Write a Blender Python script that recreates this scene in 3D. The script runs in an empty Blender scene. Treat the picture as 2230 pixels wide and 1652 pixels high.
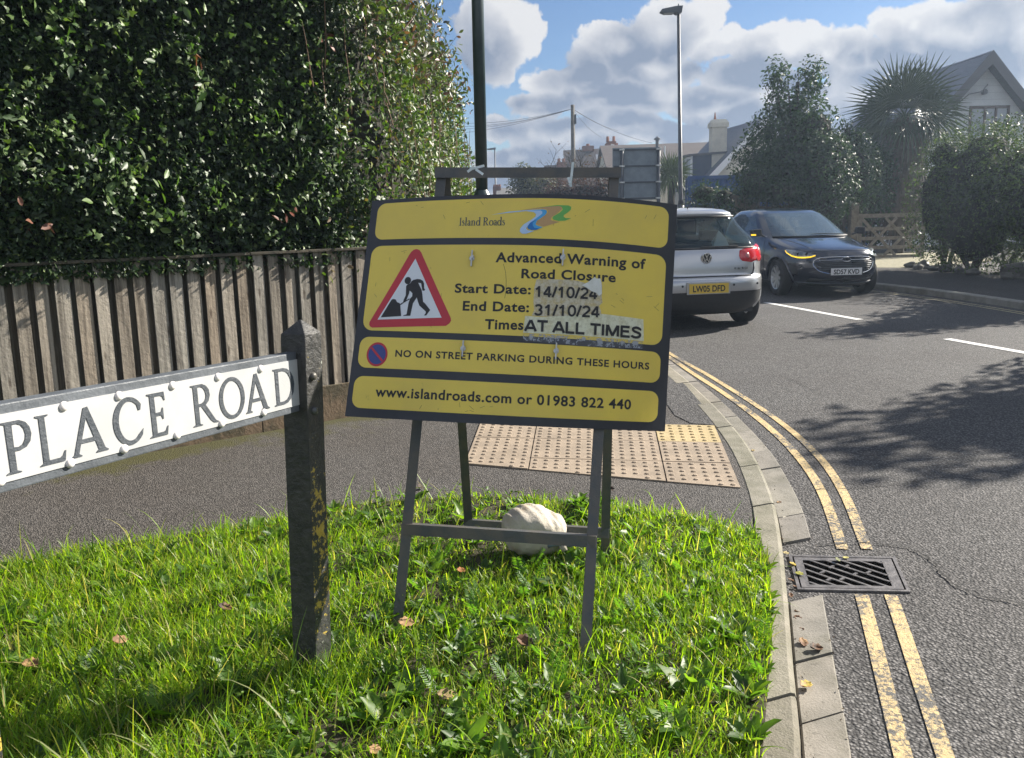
import bpy, bmesh, math, random
import numpy as np
from mathutils import Vector, Matrix
random.seed(7); RNG = np.random.default_rng(11)
rad = math.radians
SC = bpy.context.scene; COL = SC.collection
# ---------------------------------------------------------------- camera, sky, sun, exposure
CAM_H = 1.42; PITCH = rad(9.5); ROLL = rad(1.3); FPX = 1800.0; PCX, PCY = 1115.0, 769.0   # survey camera of the photo (2230 px wide)
F_ = Vector((0, math.cos(PITCH), -math.sin(PITCH)))
R0 = Vector((1, 0, 0)); U0 = Vector((0, math.sin(PITCH), math.cos(PITCH)))
R_ = R0*math.cos(ROLL) - U0*math.sin(ROLL); U_ = U0*math.cos(ROLL) + R0*math.sin(ROLL)
cd = bpy.data.cameras.new('camera'); cam = bpy.data.objects.new('camera', cd); COL.objects.link(cam)
cam.matrix_world = Matrix(((R_.x, U_.x, -F_.x, 0), (R_.y, U_.y, -F_.y, 0), (R_.z, U_.z, -F_.z, CAM_H), (0, 0, 0, 1)))
cd.sensor_width = 36; cd.lens = 36*FPX/2230; cd.shift_y = -(826-PCY)/2230; cd.clip_start = .05; cd.clip_end = 1500
SC.camera = cam
SUN_AZ, SUN_EL = rad(63), rad(30)            # azimuth to the right of the view direction
SKY_K = .052
CLOUDS = [  # (px, py, rx, ry, weight) in the survey camera, turned into world directions below
 (1080,95,85,120,1.0),(1130,70,60,80,.9),(1035,60,70,120,.8),
 (1400,150,150,55,1.25),(1330,110,110,70,1.1),(1450,60,130,85,1.05),(1530,40,70,80,.8),(1270,170,90,45,1.0),(1190,175,70,40,.7),
 (1180,235,90,50,.9),(1300,225,120,50,1.0),(1430,215,120,50,.95),(1530,205,70,40,.8),
 (1600,100,90,45,.85),(1700,105,120,60,1.1),(1800,120,110,60,1.0),(1860,140,60,60,.9),(1620,170,110,50,.9),(1560,235,110,55,1.1),(1680,215,120,60,1.1),
 (1930,60,60,45,.8),(2000,50,60,50,.9),(2110,70,150,90,1.35),(2230,60,150,140,1.35),(1985,120,90,60,1.05),(1900,215,130,70,1.0),(2080,180,150,80,1.2),
 (1080,285,60,28,.8),(1160,300,60,40,.85),(1240,300,120,50,1.1),(1370,285,140,45,1.0),(1130,345,140,35,1.0),(1480,290,140,35,.9),(1600,290,130,60,1.0),(1800,300,200,90,1.0),(2150,300,250,100,1.1),(1100,400,300,40,.9),
]
def ray(x, y): return F_ + R_*((x-PCX)/FPX) + U_*((PCY-y)/FPX)
CAM = Vector((0, 0, CAM_H))
def gnd(x, y, z=0):
    d = ray(x, y); return CAM + d*((z-CAM_H)/d.z)
def at(x, y, Y):
    d = ray(x, y); return CAM + d*(Y/d.y)
def ae(x, y):
    d = ray(x, y); return math.atan2(d.x, d.y), math.atan2(d.z, math.hypot(d.x, d.y))

W = bpy.data.worlds.new('World'); SC.world = W; W.use_nodes = True
wt = W.node_tree; wt.nodes.clear()
class NT:
    def __init__(s, t): s.t = t
    def n(s, typ, **kw):
        x = s.t.nodes.new(typ)
        for k, v in kw.items():
            if k == 'ins':
                for i, val in v.items():
                    if hasattr(val, 'is_output'): s.t.links.new(val, x.inputs[i])
                    else: x.inputs[i].default_value = val
            else: setattr(x, k, v)
        return x
    def m(s, op, a, b=None, c=None, clamp=False):
        ins = {0: a}
        if b is not None: ins[1] = b
        if c is not None: ins[2] = c
        return s.n('ShaderNodeMath', operation=op, use_clamp=clamp, ins=ins).outputs[0]
    def v(s, op, a, b=None, out=0):
        ins = {0: a}
        if b is not None: ins[1] = b
        return s.n('ShaderNodeVectorMath', operation=op, ins=ins).outputs[out]
    def mix(s, fac, a, b, blend='MIX'):
        x = s.n('ShaderNodeMix', data_type='RGBA', blend_type=blend)
        for i, val in ((0, fac), (6, a), (7, b)):
            if hasattr(val, 'is_output'): s.t.links.new(val, x.inputs[i])
            else: x.inputs[i].default_value = val
        return x.outputs[2]
    def ramp(s, val, lo, hi, a=0.0, b=1.0):
        return s.n('ShaderNodeMapRange', interpolation_type='SMOOTHSTEP', ins={0: val, 1: lo, 2: hi, 3: a, 4: b}).outputs[0]
    def noise(s, vec, scale, detail=4, rough=.55, out=0, dim='3D'):
        x = s.n('ShaderNodeTexNoise', noise_dimensions=dim, ins={'Scale': scale, 'Detail': detail, 'Roughness': rough})
        if vec is not None: s.t.links.new(vec, x.inputs['Vector'])
        return x.outputs[out]
    def link(s, a, b): s.t.links.new(a, b)
g = bpy.data.node_groups.new('cloud_density', 'ShaderNodeTree')
g.interface.new_socket('P', in_out='INPUT', socket_type='NodeSocketVector'); g.interface.new_socket('D', in_out='OUTPUT', socket_type='NodeSocketFloat'); g.interface.new_socket('S', in_out='OUTPUT', socket_type='NodeSocketFloat')
G = NT(g); gi = g.nodes.new('NodeGroupInput'); go = g.nodes.new('NodeGroupOutput'); P = gi.outputs[0]
wn = G.v('SUBTRACT', G.noise(P, 9, 5, .6, 1), (.5, .5, .5)); Pw = G.v('ADD', P, G.v('MULTIPLY', wn, (.09, .07, 0)))
acc = None
for (x, y, rx, ry, w) in CLOUDS:
    a0, e0 = ae(x, y)
    d = G.v('LENGTH', G.v('MULTIPLY', G.v('SUBTRACT', Pw, (a0, e0, 0)), (FPX/rx*1.02, FPX/ry*1.02, 0)), out=1)
    b = G.m('MULTIPLY', G.m('SUBTRACT', 1.0, d), w)
    acc = b if acc is None else G.n('ShaderNodeMath', operation='SMOOTH_MAX', ins={0: acc, 1: b, 2: .12}).outputs[0]
sx = G.n('ShaderNodeSeparateXYZ', ins={0: P})
outer = G.m('MAXIMUM', G.ramp(G.m('ABSOLUTE', G.m('SUBTRACT', sx.outputs[0], .1)), .62, .8), G.ramp(sx.outputs[1], .30, .42))
gen = G.m('MULTIPLY', G.m('SUBTRACT', G.noise(P, 2.6, 4, .5), .42), 2.6)
acc = G.m('MAXIMUM', acc, G.m('SUBTRACT', G.m('MULTIPLY', outer, G.m('ADD', gen, 1.0)), 1.0))
dens = G.m('ADD', acc, G.m('MULTIPLY', G.m('SUBTRACT', G.noise(P, 15, 11, .66), .5), 1.15))
soft = G.m('ADD', acc, G.m('MULTIPLY', G.m('SUBTRACT', G.noise(P, 11, 4, .5), .5), .8)); G.link(dens, go.inputs[0]); G.link(soft, go.inputs[1])
N = NT(wt)
tc = N.n('ShaderNodeTexCoord'); sp = N.n('ShaderNodeSeparateXYZ', ins={0: tc.outputs['Generated']})
az = N.m('ARCTAN2', sp.outputs[0], sp.outputs[1]); el = N.m('ARCSINE', sp.outputs[2])
pv = N.n('ShaderNodeCombineXYZ', ins={0: az, 1: el}).outputs[0]
gA = N.n('ShaderNodeGroup', node_tree=g, ins={0: pv}); g1 = gA.outputs[0]
gB = N.n('ShaderNodeGroup', node_tree=g, ins={0: N.v('ADD', pv, (.034, .026, 0))}); g2 = gB.outputs[0]
sky = N.n('ShaderNodeTexSky', sky_type='NISHITA', sun_disc=False, sun_elevation=SUN_EL, sun_rotation=SUN_AZ, air_density=1.0, dust_density=.35, ozone_density=1.6)
cover = N.ramp(g1, .13, .27)
lit = N.m('ADD', N.m('MULTIPLY', N.m('SUBTRACT', gA.outputs[1], gB.outputs[1]), .85), N.m('MULTIPLY', N.m('SUBTRACT', g1, g2), .28))
thick = N.ramp(gA.outputs[1], .16, .70)
shade = N.m('SUBTRACT', N.m('ADD', .66, lit), N.m('MULTIPLY', thick, .66), clamp=True)
cl = N.mix(shade, (1.95, 2.4, 3.25, 1), (6.0, 6.05, 6.2, 1))
behind = N.ramp(N.m('ABSOLUTE', az), 1.2, 2.0)                       # unseen cloud behind the viewer, brightened to fill the shaded sign face
cl = N.mix(behind, cl, (7.0, 7.2, 7.6, 1))
skyc = N.mix(1.0, sky.outputs[0], (.60, .69, .84, 1), 'MULTIPLY')
bg = N.n('ShaderNodeBackground', ins={0: N.mix(cover, skyc, cl), 1: SKY_K})
wo = N.n('ShaderNodeOutputWorld', ins={0: bg.outputs[0]})
sl = bpy.data.lights.new('sun', 'SUN'); sl.energy = 5.0; sl.angle = rad(.53); sl.color = (1, .93, .82)
so = bpy.data.objects.new('sun', sl); COL.objects.link(so)
SUN_D = Vector((math.sin(SUN_AZ)*math.cos(SUN_EL), math.cos(SUN_AZ)*math.cos(SUN_EL), math.sin(SUN_EL)))
so.rotation_euler = SUN_D.to_track_quat('Z', 'Y').to_euler()
vs = SC.view_settings; SC.display_settings.display_device = 'sRGB'
vs.view_transform = 'Standard'; vs.look = 'None'; vs.exposure = 1.35; vs.gamma = 1; vs.use_curve_mapping = False
SC.cycles.max_bounces = 8; SC.cycles.transparent_max_bounces = 12; SC.cycles.use_denoising = True; SC.cycles.caustics_reflective = False; SC.cycles.caustics_refractive = False

# ---------------------------------------------------------------- materials
MATS = {}
def mat(name, c1, c2=None, scale=8, rough=.7, metal=0, spec=.5, bump=0, bscale=None, bdetail=6, coat=0, emit=None, trans=0, transc=None, attr=None, extra=None, stretch=None, ramp=(.35, .65)):
    if name in MATS: return MATS[name]
    m = bpy.data.materials.new(name); m.use_nodes = True; t = m.node_tree; t.nodes.clear(); K = NT(t)
    out = t.nodes.new('ShaderNodeOutputMaterial'); b = t.nodes.new('ShaderNodeBsdfPrincipled')
    co = K.n('ShaderNodeTexCoord').outputs['Object']
    if stretch: co = K.v('MULTIPLY', co, stretch)
    col = None
    if attr:
        col = K.n('ShaderNodeAttribute', attribute_name=attr).outputs['Color']
    elif c2 is not None:
        nz = K.noise(co, scale, 6, .6)
        col = K.mix(K.ramp(nz, ramp[0], ramp[1]), (*c1, 1), (*c2, 1))
    if extra: col = extra(K, co, col, b)
    if col is not None: K.link(col, b.inputs['Base Color'])
    else: b.inputs['Base Color'].default_value = (*c1, 1)
    b.inputs['Roughness'].default_value = rough; b.inputs['Metallic'].default_value = metal
    b.inputs['Specular IOR Level'].default_value = spec; b.inputs['Coat Weight'].default_value = coat; b.inputs['Coat Roughness'].default_value = .05
    if emit: b.inputs['Emission Color'].default_value = (*emit[:3], 1); b.inputs['Emission Strength'].default_value = emit[3]
    if bump:
        bn = K.n('ShaderNodeBump', ins={'Strength': min(1, bump), 'Distance': .01 if bump <= 1 else .01*bump, 'Height': K.noise(co, bscale or scale, bdetail, .65)})
        K.link(bn.outputs[0], b.inputs['Normal'])
    sh = b.outputs[0]
    if trans:
        tr = t.nodes.new('ShaderNodeBsdfTranslucent')
        if col is not None: K.link(K.mix(1.0, col, (*(transc or (1, 1, 1)), 1), 'MULTIPLY'), tr.inputs[0])
        mx = K.n('ShaderNodeMixShader', ins={0: trans, 1: sh, 2: tr.outputs[0]}); sh = mx.outputs[0]
    K.link(sh, out.inputs[0]); MATS[name] = m; return m
def asphalt(name, dark, light, scale, patch=(1, 1, 1), moss=None):
    m = bpy.data.materials.new(name); m.use_nodes = True; t = m.node_tree; t.nodes.clear(); K = NT(t)
    out = t.nodes.new('ShaderNodeOutputMaterial'); b = t.nodes.new('ShaderNodeBsdfPrincipled'); co = K.n('ShaderNodeTexCoord').outputs['Object']
    vo = K.n('ShaderNodeTexVoronoi', feature='F1', ins={'Vector': co, 'Scale': scale, 'Randomness': 1})
    stone = K.n('ShaderNodeSeparateColor', ins={0: vo.outputs['Color']}).outputs[0]
    col = K.mix(K.ramp(stone, .1, .95), (*dark, 1), (*light, 1))
    gap = K.ramp(vo.outputs['Distance'], .30, .60)
    col = K.mix(K.m('MULTIPLY', gap, .75), col, tuple(c*.28 for c in dark)+(1,))
    big = K.noise(co, .8, 6, .6); col = K.mix(K.ramp(big, .3, .7), col, (*patch, 1), 'MULTIPLY')
    if moss:
        col = moss(K, co, col)
    K.link(col, b.inputs['Base Color']); b.inputs['Roughness'].default_value = .82; b.inputs['Specular IOR Level'].default_value = .35
    h = K.m('ADD', K.m('MULTIPLY', vo.outputs['Distance'], -1.0), K.m('MULTIPLY', K.noise(co, scale*.5, 3, .5), .6))
    K.link(K.n('ShaderNodeBump', ins={'Strength': .9, 'Distance': .006, 'Height': h}).outputs[0], b.inputs['Normal'])
    K.link(b.outputs[0], out.inputs[0]); return m
M_ROAD = asphalt('road_asphalt', (.068, .067, .067), (.195, .188, .184), 95, (.80, .78, .78))
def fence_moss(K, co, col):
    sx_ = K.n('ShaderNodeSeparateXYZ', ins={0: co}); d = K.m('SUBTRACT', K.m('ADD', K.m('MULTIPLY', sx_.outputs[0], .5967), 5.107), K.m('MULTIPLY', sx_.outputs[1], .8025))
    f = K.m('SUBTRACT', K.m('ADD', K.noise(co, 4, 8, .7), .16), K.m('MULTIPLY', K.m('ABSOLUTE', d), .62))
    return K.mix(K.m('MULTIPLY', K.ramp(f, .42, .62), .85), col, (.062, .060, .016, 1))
M_PATH = asphalt('path_asphalt', (.080, .075, .071), (.195, .183, .172), 140, (.84, .80, .77), fence_moss); M_PATH2 = asphalt('far_path_asphalt', (.06, .056, .056), (.15, .14, .135), 130, (.82, .80, .80))
def conc_extra(K, co, col, b):
    spots = K.ramp(K.noise(co, 130, 4, .7), .55, .72)
    return K.mix(K.m('MULTIPLY', spots, .35), col, (.10, .095, .08, 1))
def stone_extra(K, co, col, b):
    c = conc_extra(K, co, col, b); d = K.ramp(K.noise(co, 2.2, 8, .72), .50, .66); c = K.mix(K.m('MULTIPLY', d, .6), c, (.085, .08, .05, 1))
    st = K.ramp(K.noise(co, 24, 5, .7), .60, .66); c = K.mix(K.m('MULTIPLY', st, .45), c, (.06, .058, .045, 1))
    return K.mix(1.0, c, K.n('ShaderNodeAttribute', attribute_name='tint').outputs['Color'], 'MULTIPLY')
M_KERB = mat('kerb_concrete', (.235, .215, .18), (.165, .155, .12), 9, .85, bump=.5, bscale=120, extra=stone_extra)
M_CHAN = mat('channel_concrete', (.23, .212, .19), (.17, .158, .14), 6, .85, bump=.4, bscale=120, extra=stone_extra)
def wear_extra(K, co, col, b):
    w = K.m('ADD', K.m('MULTIPLY', K.noise(co, 48, 6, .78), .55), K.m('MULTIPLY', K.noise(co, 2.2, 4, .6), .45))
    return K.mix(K.ramp(w, .485, .56), col, (.085, .082, .078, 1))
M_YEL = mat('yellow_paint', (.60, .44, .20), (.48, .36, .18), 20, .7, bump=.8, bscale=110, extra=wear_extra)
M_YELOLD = mat('old_yellow_paint', (.50, .42, .24), (.36, .31, .20), 20, .7, bump=.8, bscale=110, extra=wear_extra)
M_WHT = mat('white_road_paint', (.72, .72, .70), (.58, .58, .57), 14, .6, bump=.5, bscale=110)
M_TAC = mat('tactile_buff', (.315, .250, .185), (.245, .195, .145), 7, .85, bump=.3, bscale=120, extra=conc_extra)
M_TACY = mat('tactile_yellow', (.43, .335, .18), (.37, .29, .15), 7, .85, bump=.3, bscale=120)
M_SOIL = mat('soil', (.030, .024, .014), (.05, .042, .02), 25, .95, bump=.8, bscale=60)
M_LAND = mat('land', (.055, .055, .04), (.035, .05, .02), 2, .95)
def wood_extra(lo, hi):
    def f(K, co, col, b):
        ring = K.noise(K.v('MULTIPLY', co, (38, 38, 1.6)), 1, 8, .72)
        c = K.mix(K.ramp(ring, .34, .64), (*lo, 1), (*hi, 1))
        knots = K.ramp(K.n('ShaderNodeTexVoronoi', feature='F1', ins={'Vector': K.v('MULTIPLY', co, (14, 14, 3.4)), 'Scale': 1}).outputs['Distance'], .16, .05)
        c = K.mix(K.m('MULTIPLY', knots, .7), c, (.05, .032, .02, 1))
        pl = K.n('ShaderNodeAttribute', attribute_name='tint').outputs['Color']
        return K.mix(1.0, c, pl, 'MULTIPLY')
    return f
M_BOARD = mat('weathered_board', (.3, .25, .2), rough=.85, bump=.5, bscale=30, stretch=None, extra=wood_extra((.125, .108, .088), (.34, .30, .25)))
M_GRAVEL = mat('gravel_board_wood', (.17, .12, .075), (.085, .07, .042), 7, .9, bump=.7, bscale=40, ramp=(.4, .6))
M_RAIL = mat('fence_rail_wood', (.10, .085, .06), (.055, .05, .038), 8, .9, bump=.5, bscale=40)
M_GATE = mat('gate_wood', (.22, .19, .15), (.14, .12, .09), 9, .85, bump=.4, bscale=40)
def lichen_extra(K, co, col, b):
    n1 = K.noise(co, 30, 7, .75); z = K.n('ShaderNodeSeparateXYZ', ins={0: co}).outputs[2]
    face = K.ramp(K.v('DOT_PRODUCT', K.n('ShaderNodeNewGeometry').outputs['Normal'], (.91, -.415, 0), out=1), .5, .8)   # it grows on the weather side
    band = K.ramp(K.m('ABSOLUTE', K.m('SUBTRACT', z, .36)), .42, .05)
    w = K.m('MULTIPLY', face, K.ramp(K.m('ADD', n1, K.m('MULTIPLY', band, .12)), .635, .655))
    c = K.mix(w, col, K_yel(K, co))
    w2 = K.ramp(K.noise(K.v('ADD', co, (3, 1, 7)), 60, 5, .65), .66, .69)
    return K.mix(K.m('MULTIPLY', w2, K.m('ADD', K.m('MULTIPLY', face, .8), .15)), c, (.36, .38, .33, 1))
def K_yel(K, co): return K.mix(K.noise(co, 60, 3, .6), (.50, .27, .02, 1), (.45, .38, .08, 1))
M_POST = mat('black_painted_post', (.024, .025, .026), (.05, .049, .047), 30, .48, spec=.5, bump=.7, bscale=45, extra=lichen_extra)
M_PFRAME = mat('plate_frame', (.115, .128, .145), (.075, .085, .098), 12, .5, bump=.3, bscale=60)
M_PWHITE = mat('plate_white', (.48, .48, .48), (.41, .42, .425), 6, .45)
M_PLET = mat('plate_lettering', (.045, .055, .068), (.065, .075, .088), 30, .6, bump=.4, bscale=90)
M_RIVET = mat('rivet_white', (.80, .77, .75), (.7, .66, .64), 40, .45)
def dirty(K, co, col, b):
    sc = K.ramp(K.noise(K.v('MULTIPLY', co, (30, 30, 6)), 1, 5, .7), .66, .72)
    return K.mix(K.m('MULTIPLY', sc, .22), col, (.16, .13, .03, 1))
M_SYEL = mat('sign_yellow', (.78, .60, .095), (.71, .545, .10), 5, .42, extra=dirty)
M_SBLK = mat('sign_black_border', (.020, .024, .034), (.028, .032, .042), 9, .45)
M_SINK = mat('sign_ink', (.014, .015, .018), rough=.5)
M_SRED = mat('sign_red', (.52, .025, .045), (.46, .025, .045), 8, .4)
M_SWHT = mat('sign_white', (.70, .74, .80), (.66, .70, .76), 8, .4)
M_SBLUE = mat('sign_blue', (.035, .06, .25), rough=.4)
M_LB1 = mat('logo_pale_blue', (.42, .60, .86), rough=.4); M_LB2 = mat('logo_mid_blue', (.06, .36, .72), rough=.4); M_LB3 = mat('logo_blue', (.005, .16, .50), rough=.4)
M_LT = mat('logo_tan', (.50, .31, .14), rough=.4); M_LG = mat('logo_green', (.13, .42, .09), rough=.4)
M_GREYINK = mat('logo_lettering', (.055, .075, .09), rough=.5)
def tape(name, c, lo, hi, al):
    m = bpy.data.materials.new(name); m.use_nodes = True; t = m.node_tree; t.nodes.clear(); K = NT(t)
    out = t.nodes.new('ShaderNodeOutputMaterial'); b = t.nodes.new('ShaderNodeBsdfPrincipled'); co = K.n('ShaderNodeTexCoord').outputs['Object']
    n = K.noise(co, 55, 6, .65); b.inputs['Base Color'].default_value = (*c, 1); b.inputs['Roughness'].default_value = .45
    tr = t.nodes.new('ShaderNodeBsdfTransparent')
    K.link(K.n('ShaderNodeMixShader', ins={0: K.ramp(n, lo, hi, al[0], al[1]), 1: tr.outputs[0], 2: b.outputs[0]}).outputs[0], out.inputs[0]); return m
M_TAPE1 = tape('torn_tape', (.62, .58, .46), .34, .62, (.45, .92)); M_TAPE2 = tape('label_tape', (.74, .76, .60), .32, .62, (.62, .93)); M_TAPE3 = tape('tape_on_border', (.40, .44, .52), .47, .60, (.12, .75))
M_TAPEW = mat('torn_paper', (.72, .74, .72), (.62, .64, .60), 30, .6)
M_STEEL = mat('frame_steel', (.075, .082, .084), (.115, .105, .09), 14, .45, metal=.25, bump=.2, bscale=80)
M_ZINC = mat('zinc', (.55, .56, .56), (.4, .41, .41), 30, .35, metal=.9)
M_TIE = mat('cable_tie', (.7, .78, .8), rough=.35)
def bag_extra(K, co, col, b):
    st = K.ramp(K.noise(K.v('ADD', co, (.4, 0, 0)), 9, 3, .5), .56, .72)
    c = K.mix(K.m('MULTIPLY', st, .55), col, (.36, .24, .12, 1))
    wv = K.n('ShaderNodeTexWave', ins={'Vector': co, 'Scale': 130}).outputs['Fac']
    return K.mix(K.m('MULTIPLY', wv, .12), c, (.3, .28, .24, 1))
M_BAG = mat('sandbag_weave', (.52, .475, .40), (.40, .355, .285), 9, .85, bump=.5, bscale=60, extra=bag_extra)
M_BAGBLU = mat('sandbag_strap', (.13, .17, .22), (.2, .24, .3), 20, .6)
M_LAMPG = mat('lamp_green', (.012, .030, .034), (.02, .042, .045), 10, .35, spec=.6)
M_LAMPD = mat('lamp_dark', (.045, .05, .06), (.06, .065, .075), 10, .45)
M_LGLASS = mat('lamp_glass', (.35, .36, .38), rough=.2)
M_POLEW = mat('pole_wood', (.13, .12, .10), (.085, .08, .07), 6, .9)
M_WIRE = mat('wire', (.05, .05, .055), rough=.6)
M_ALU = mat('sign_back', (.20, .24, .27), (.16, .19, .22), 5, .5, metal=.3)
M_ALUD = mat('sign_post_grey', (.05, .06, .075), rough=.5)
M_CONT = mat('container_blue', (.018, .065, .22), (.03, .08, .2), 4, .5, bump=.2, bscale=30)
M_SLATE = mat('slate_roof', (.085, .095, .125), (.125, .135, .165), 9, .6, bump=.6, bscale=25, stretch=(.25, .25, 6))
M_TILE = mat('brown_tile_roof', (.075, .062, .058), (.105, .085, .08), 7, .75, bump=.5, bscale=20, stretch=(.3, .3, 6))
M_REND = mat('cream_render', (.62, .58, .48), (.52, .49, .42), 3, .85)
M_RENW = mat('white_render', (.72, .70, .66), (.62, .60, .57), 3, .85)
M_WPAINT = mat('white_gloss', (.78, .78, .78), rough=.35)
M_BRICK = mat('red_brick', (.20, .09, .065), (.13, .07, .055), 12, .85)
M_POT = mat('clay_pot', (.24, .10, .06), rough=.8)
def clap(K, co, col, b):
    z = K.n('ShaderNodeSeparateXYZ', ins={0: co}).outputs[2]
    fr = K.m('FRACT', K.m('MULTIPLY', z, 4.6)); ln = K.ramp(fr, .06, .0)
    return K.mix(K.m('MULTIPLY', ln, .55), col, (.12, .13, .15, 1))
M_CLAP = mat('grey_clapboard', (.66, .67, .68), (.58, .60, .62), 2, .7, extra=clap)
M_BARGE = mat('bargeboard_grey', (.085, .085, .095), rough=.6)
M_WINF = mat('brown_window_frame', (.09, .06, .045), rough=.5)
M_PANE = mat('window_glass', (.03, .035, .045), rough=.06, spec=.9)
M_PANEB = mat('window_net', (.30, .32, .36), rough=.25, spec=.8)
M_ROCK = mat('rock', (.17, .16, .14), (.10, .095, .085), 6, .9, bump=.9, bscale=12)
M_BARK = mat('bark', (.075, .06, .045), (.04, .034, .028), 14, .95, bump=1, bscale=30)
M_TWIG = mat('twig', (.20, .13, .085), (.12, .08, .05), 10, .85)
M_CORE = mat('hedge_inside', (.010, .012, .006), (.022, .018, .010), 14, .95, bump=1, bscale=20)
M_LEAF = mat('hedge_leaf', (.05, .1, .03), attr='tint', rough=.48, spec=.55, trans=.30, transc=(1.2, 1.5, .5))
M_LEAF2 = mat('tree_leaf', (.05, .1, .03), attr='tint', rough=.45, spec=.4, trans=.30, transc=(1.2, 1.4, .5))
M_GRASS = mat('grass_blade', (.06, .12, .02), attr='tint', rough=.42, spec=.4, trans=.55, transc=(1.75, 1.85, .5))
M_FALL = mat('dead_leaf', (.22, .13, .06), attr='tint', rough=.7, trans=.25)
M_IRON = mat('cast_iron', (.22, .205, .195), (.13, .12, .115), 22, .42, metal=.45, bump=.3, bscale=60)
M_PIT_SHADE = mat('drain_pit_shade', (.002, .002, .002), rough=1, spec=0)
M_CRACK = mat('crack', (.012, .012, .012), rough=.95)
M_SILVER = mat('silver_paint', (.47, .48, .50), rough=.30, metal=.7, coat=.8)
M_NAVY = mat('navy_paint', (.009, .014, .032), rough=.20, metal=.3, coat=1)
M_BLKPL = mat('black_plastic', (.016, .017, .019), (.022, .023, .025), 30, .55)
M_RUB = mat('tyre_rubber', (.014, .014, .015), rough=.8)
M_ALLOY = mat('alloy', (.42, .43, .45), rough=.3, metal=.85)
M_CGLASS = mat('car_glass', (.012, .017, .020), rough=.04, spec=.8)
M_WSCREEN = mat('windscreen_glass', (.085, .12, .16), (.06, .09, .12), 1.5, .05, spec=1.0)  # pale blue base stands for reflected sky; side glass likewise
M_SGLASS = mat('side_glass', (.07, .10, .14), (.05, .07, .10), 1.5, .04, spec=1.0)
def see_through(name, base, tint, amount):
    m = bpy.data.materials.new(name); m.use_nodes = True; t = m.node_tree; t.nodes.clear(); K = NT(t); out = t.nodes.new('ShaderNodeOutputMaterial'); b = t.nodes.new('ShaderNodeBsdfPrincipled')
    b.inputs['Base Color'].default_value = (*base, 1); b.inputs['Roughness'].default_value = .04; b.inputs['Specular IOR Level'].default_value = 1.0; tr = t.nodes.new('ShaderNodeBsdfTransparent'); tr.inputs[0].default_value = (*tint, 1)
    K.link(K.n('ShaderNodeMixShader', ins={0: amount, 1: b.outputs[0], 2: tr.outputs[0]}).outputs[0], out.inputs[0]); return m
M_RGLASS = see_through('rear_screen_glass', (.03, .045, .048), (.75, .85, .85), .60); M_WSCREEN = see_through('windscreen_sky_tint', (.10, .145, .19), (.8, .9, .92), .35); M_SGLASS = see_through('side_glass_sky_tint', (.08, .12, .17), (.8, .88, .9), .35)  # blue bases of windscreen and side glass paint in the sky's reflection
M_CHROME = mat('chrome', (.75, .76, .78), rough=.12, metal=1)
M_TAIL = mat('tail_lens', (.42, .008, .014), (.55, .02, .03), 14, .12, spec=.8)
M_TAILP = mat('tail_lens_clear', (.40, .11, .11), rough=.25, spec=.8)
M_HEAD = mat('headlamp_lens', (.10, .12, .14), (.3, .33, .36), 9, .08, spec=1)
M_HEADW = mat('headlamp_reflector', (.75, .80, .80), rough=.1, metal=.6)
M_IND = mat('indicator_lit', (.9, .55, .02), rough=.3, emit=(1, .62, .03, .55))
M_PLY = mat('number_plate_yellow', (.72, .50, .05), (.62, .43, .06), 8, .4)
M_PLW = mat('number_plate_white', (.72, .72, .72), rough=.4)

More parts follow.
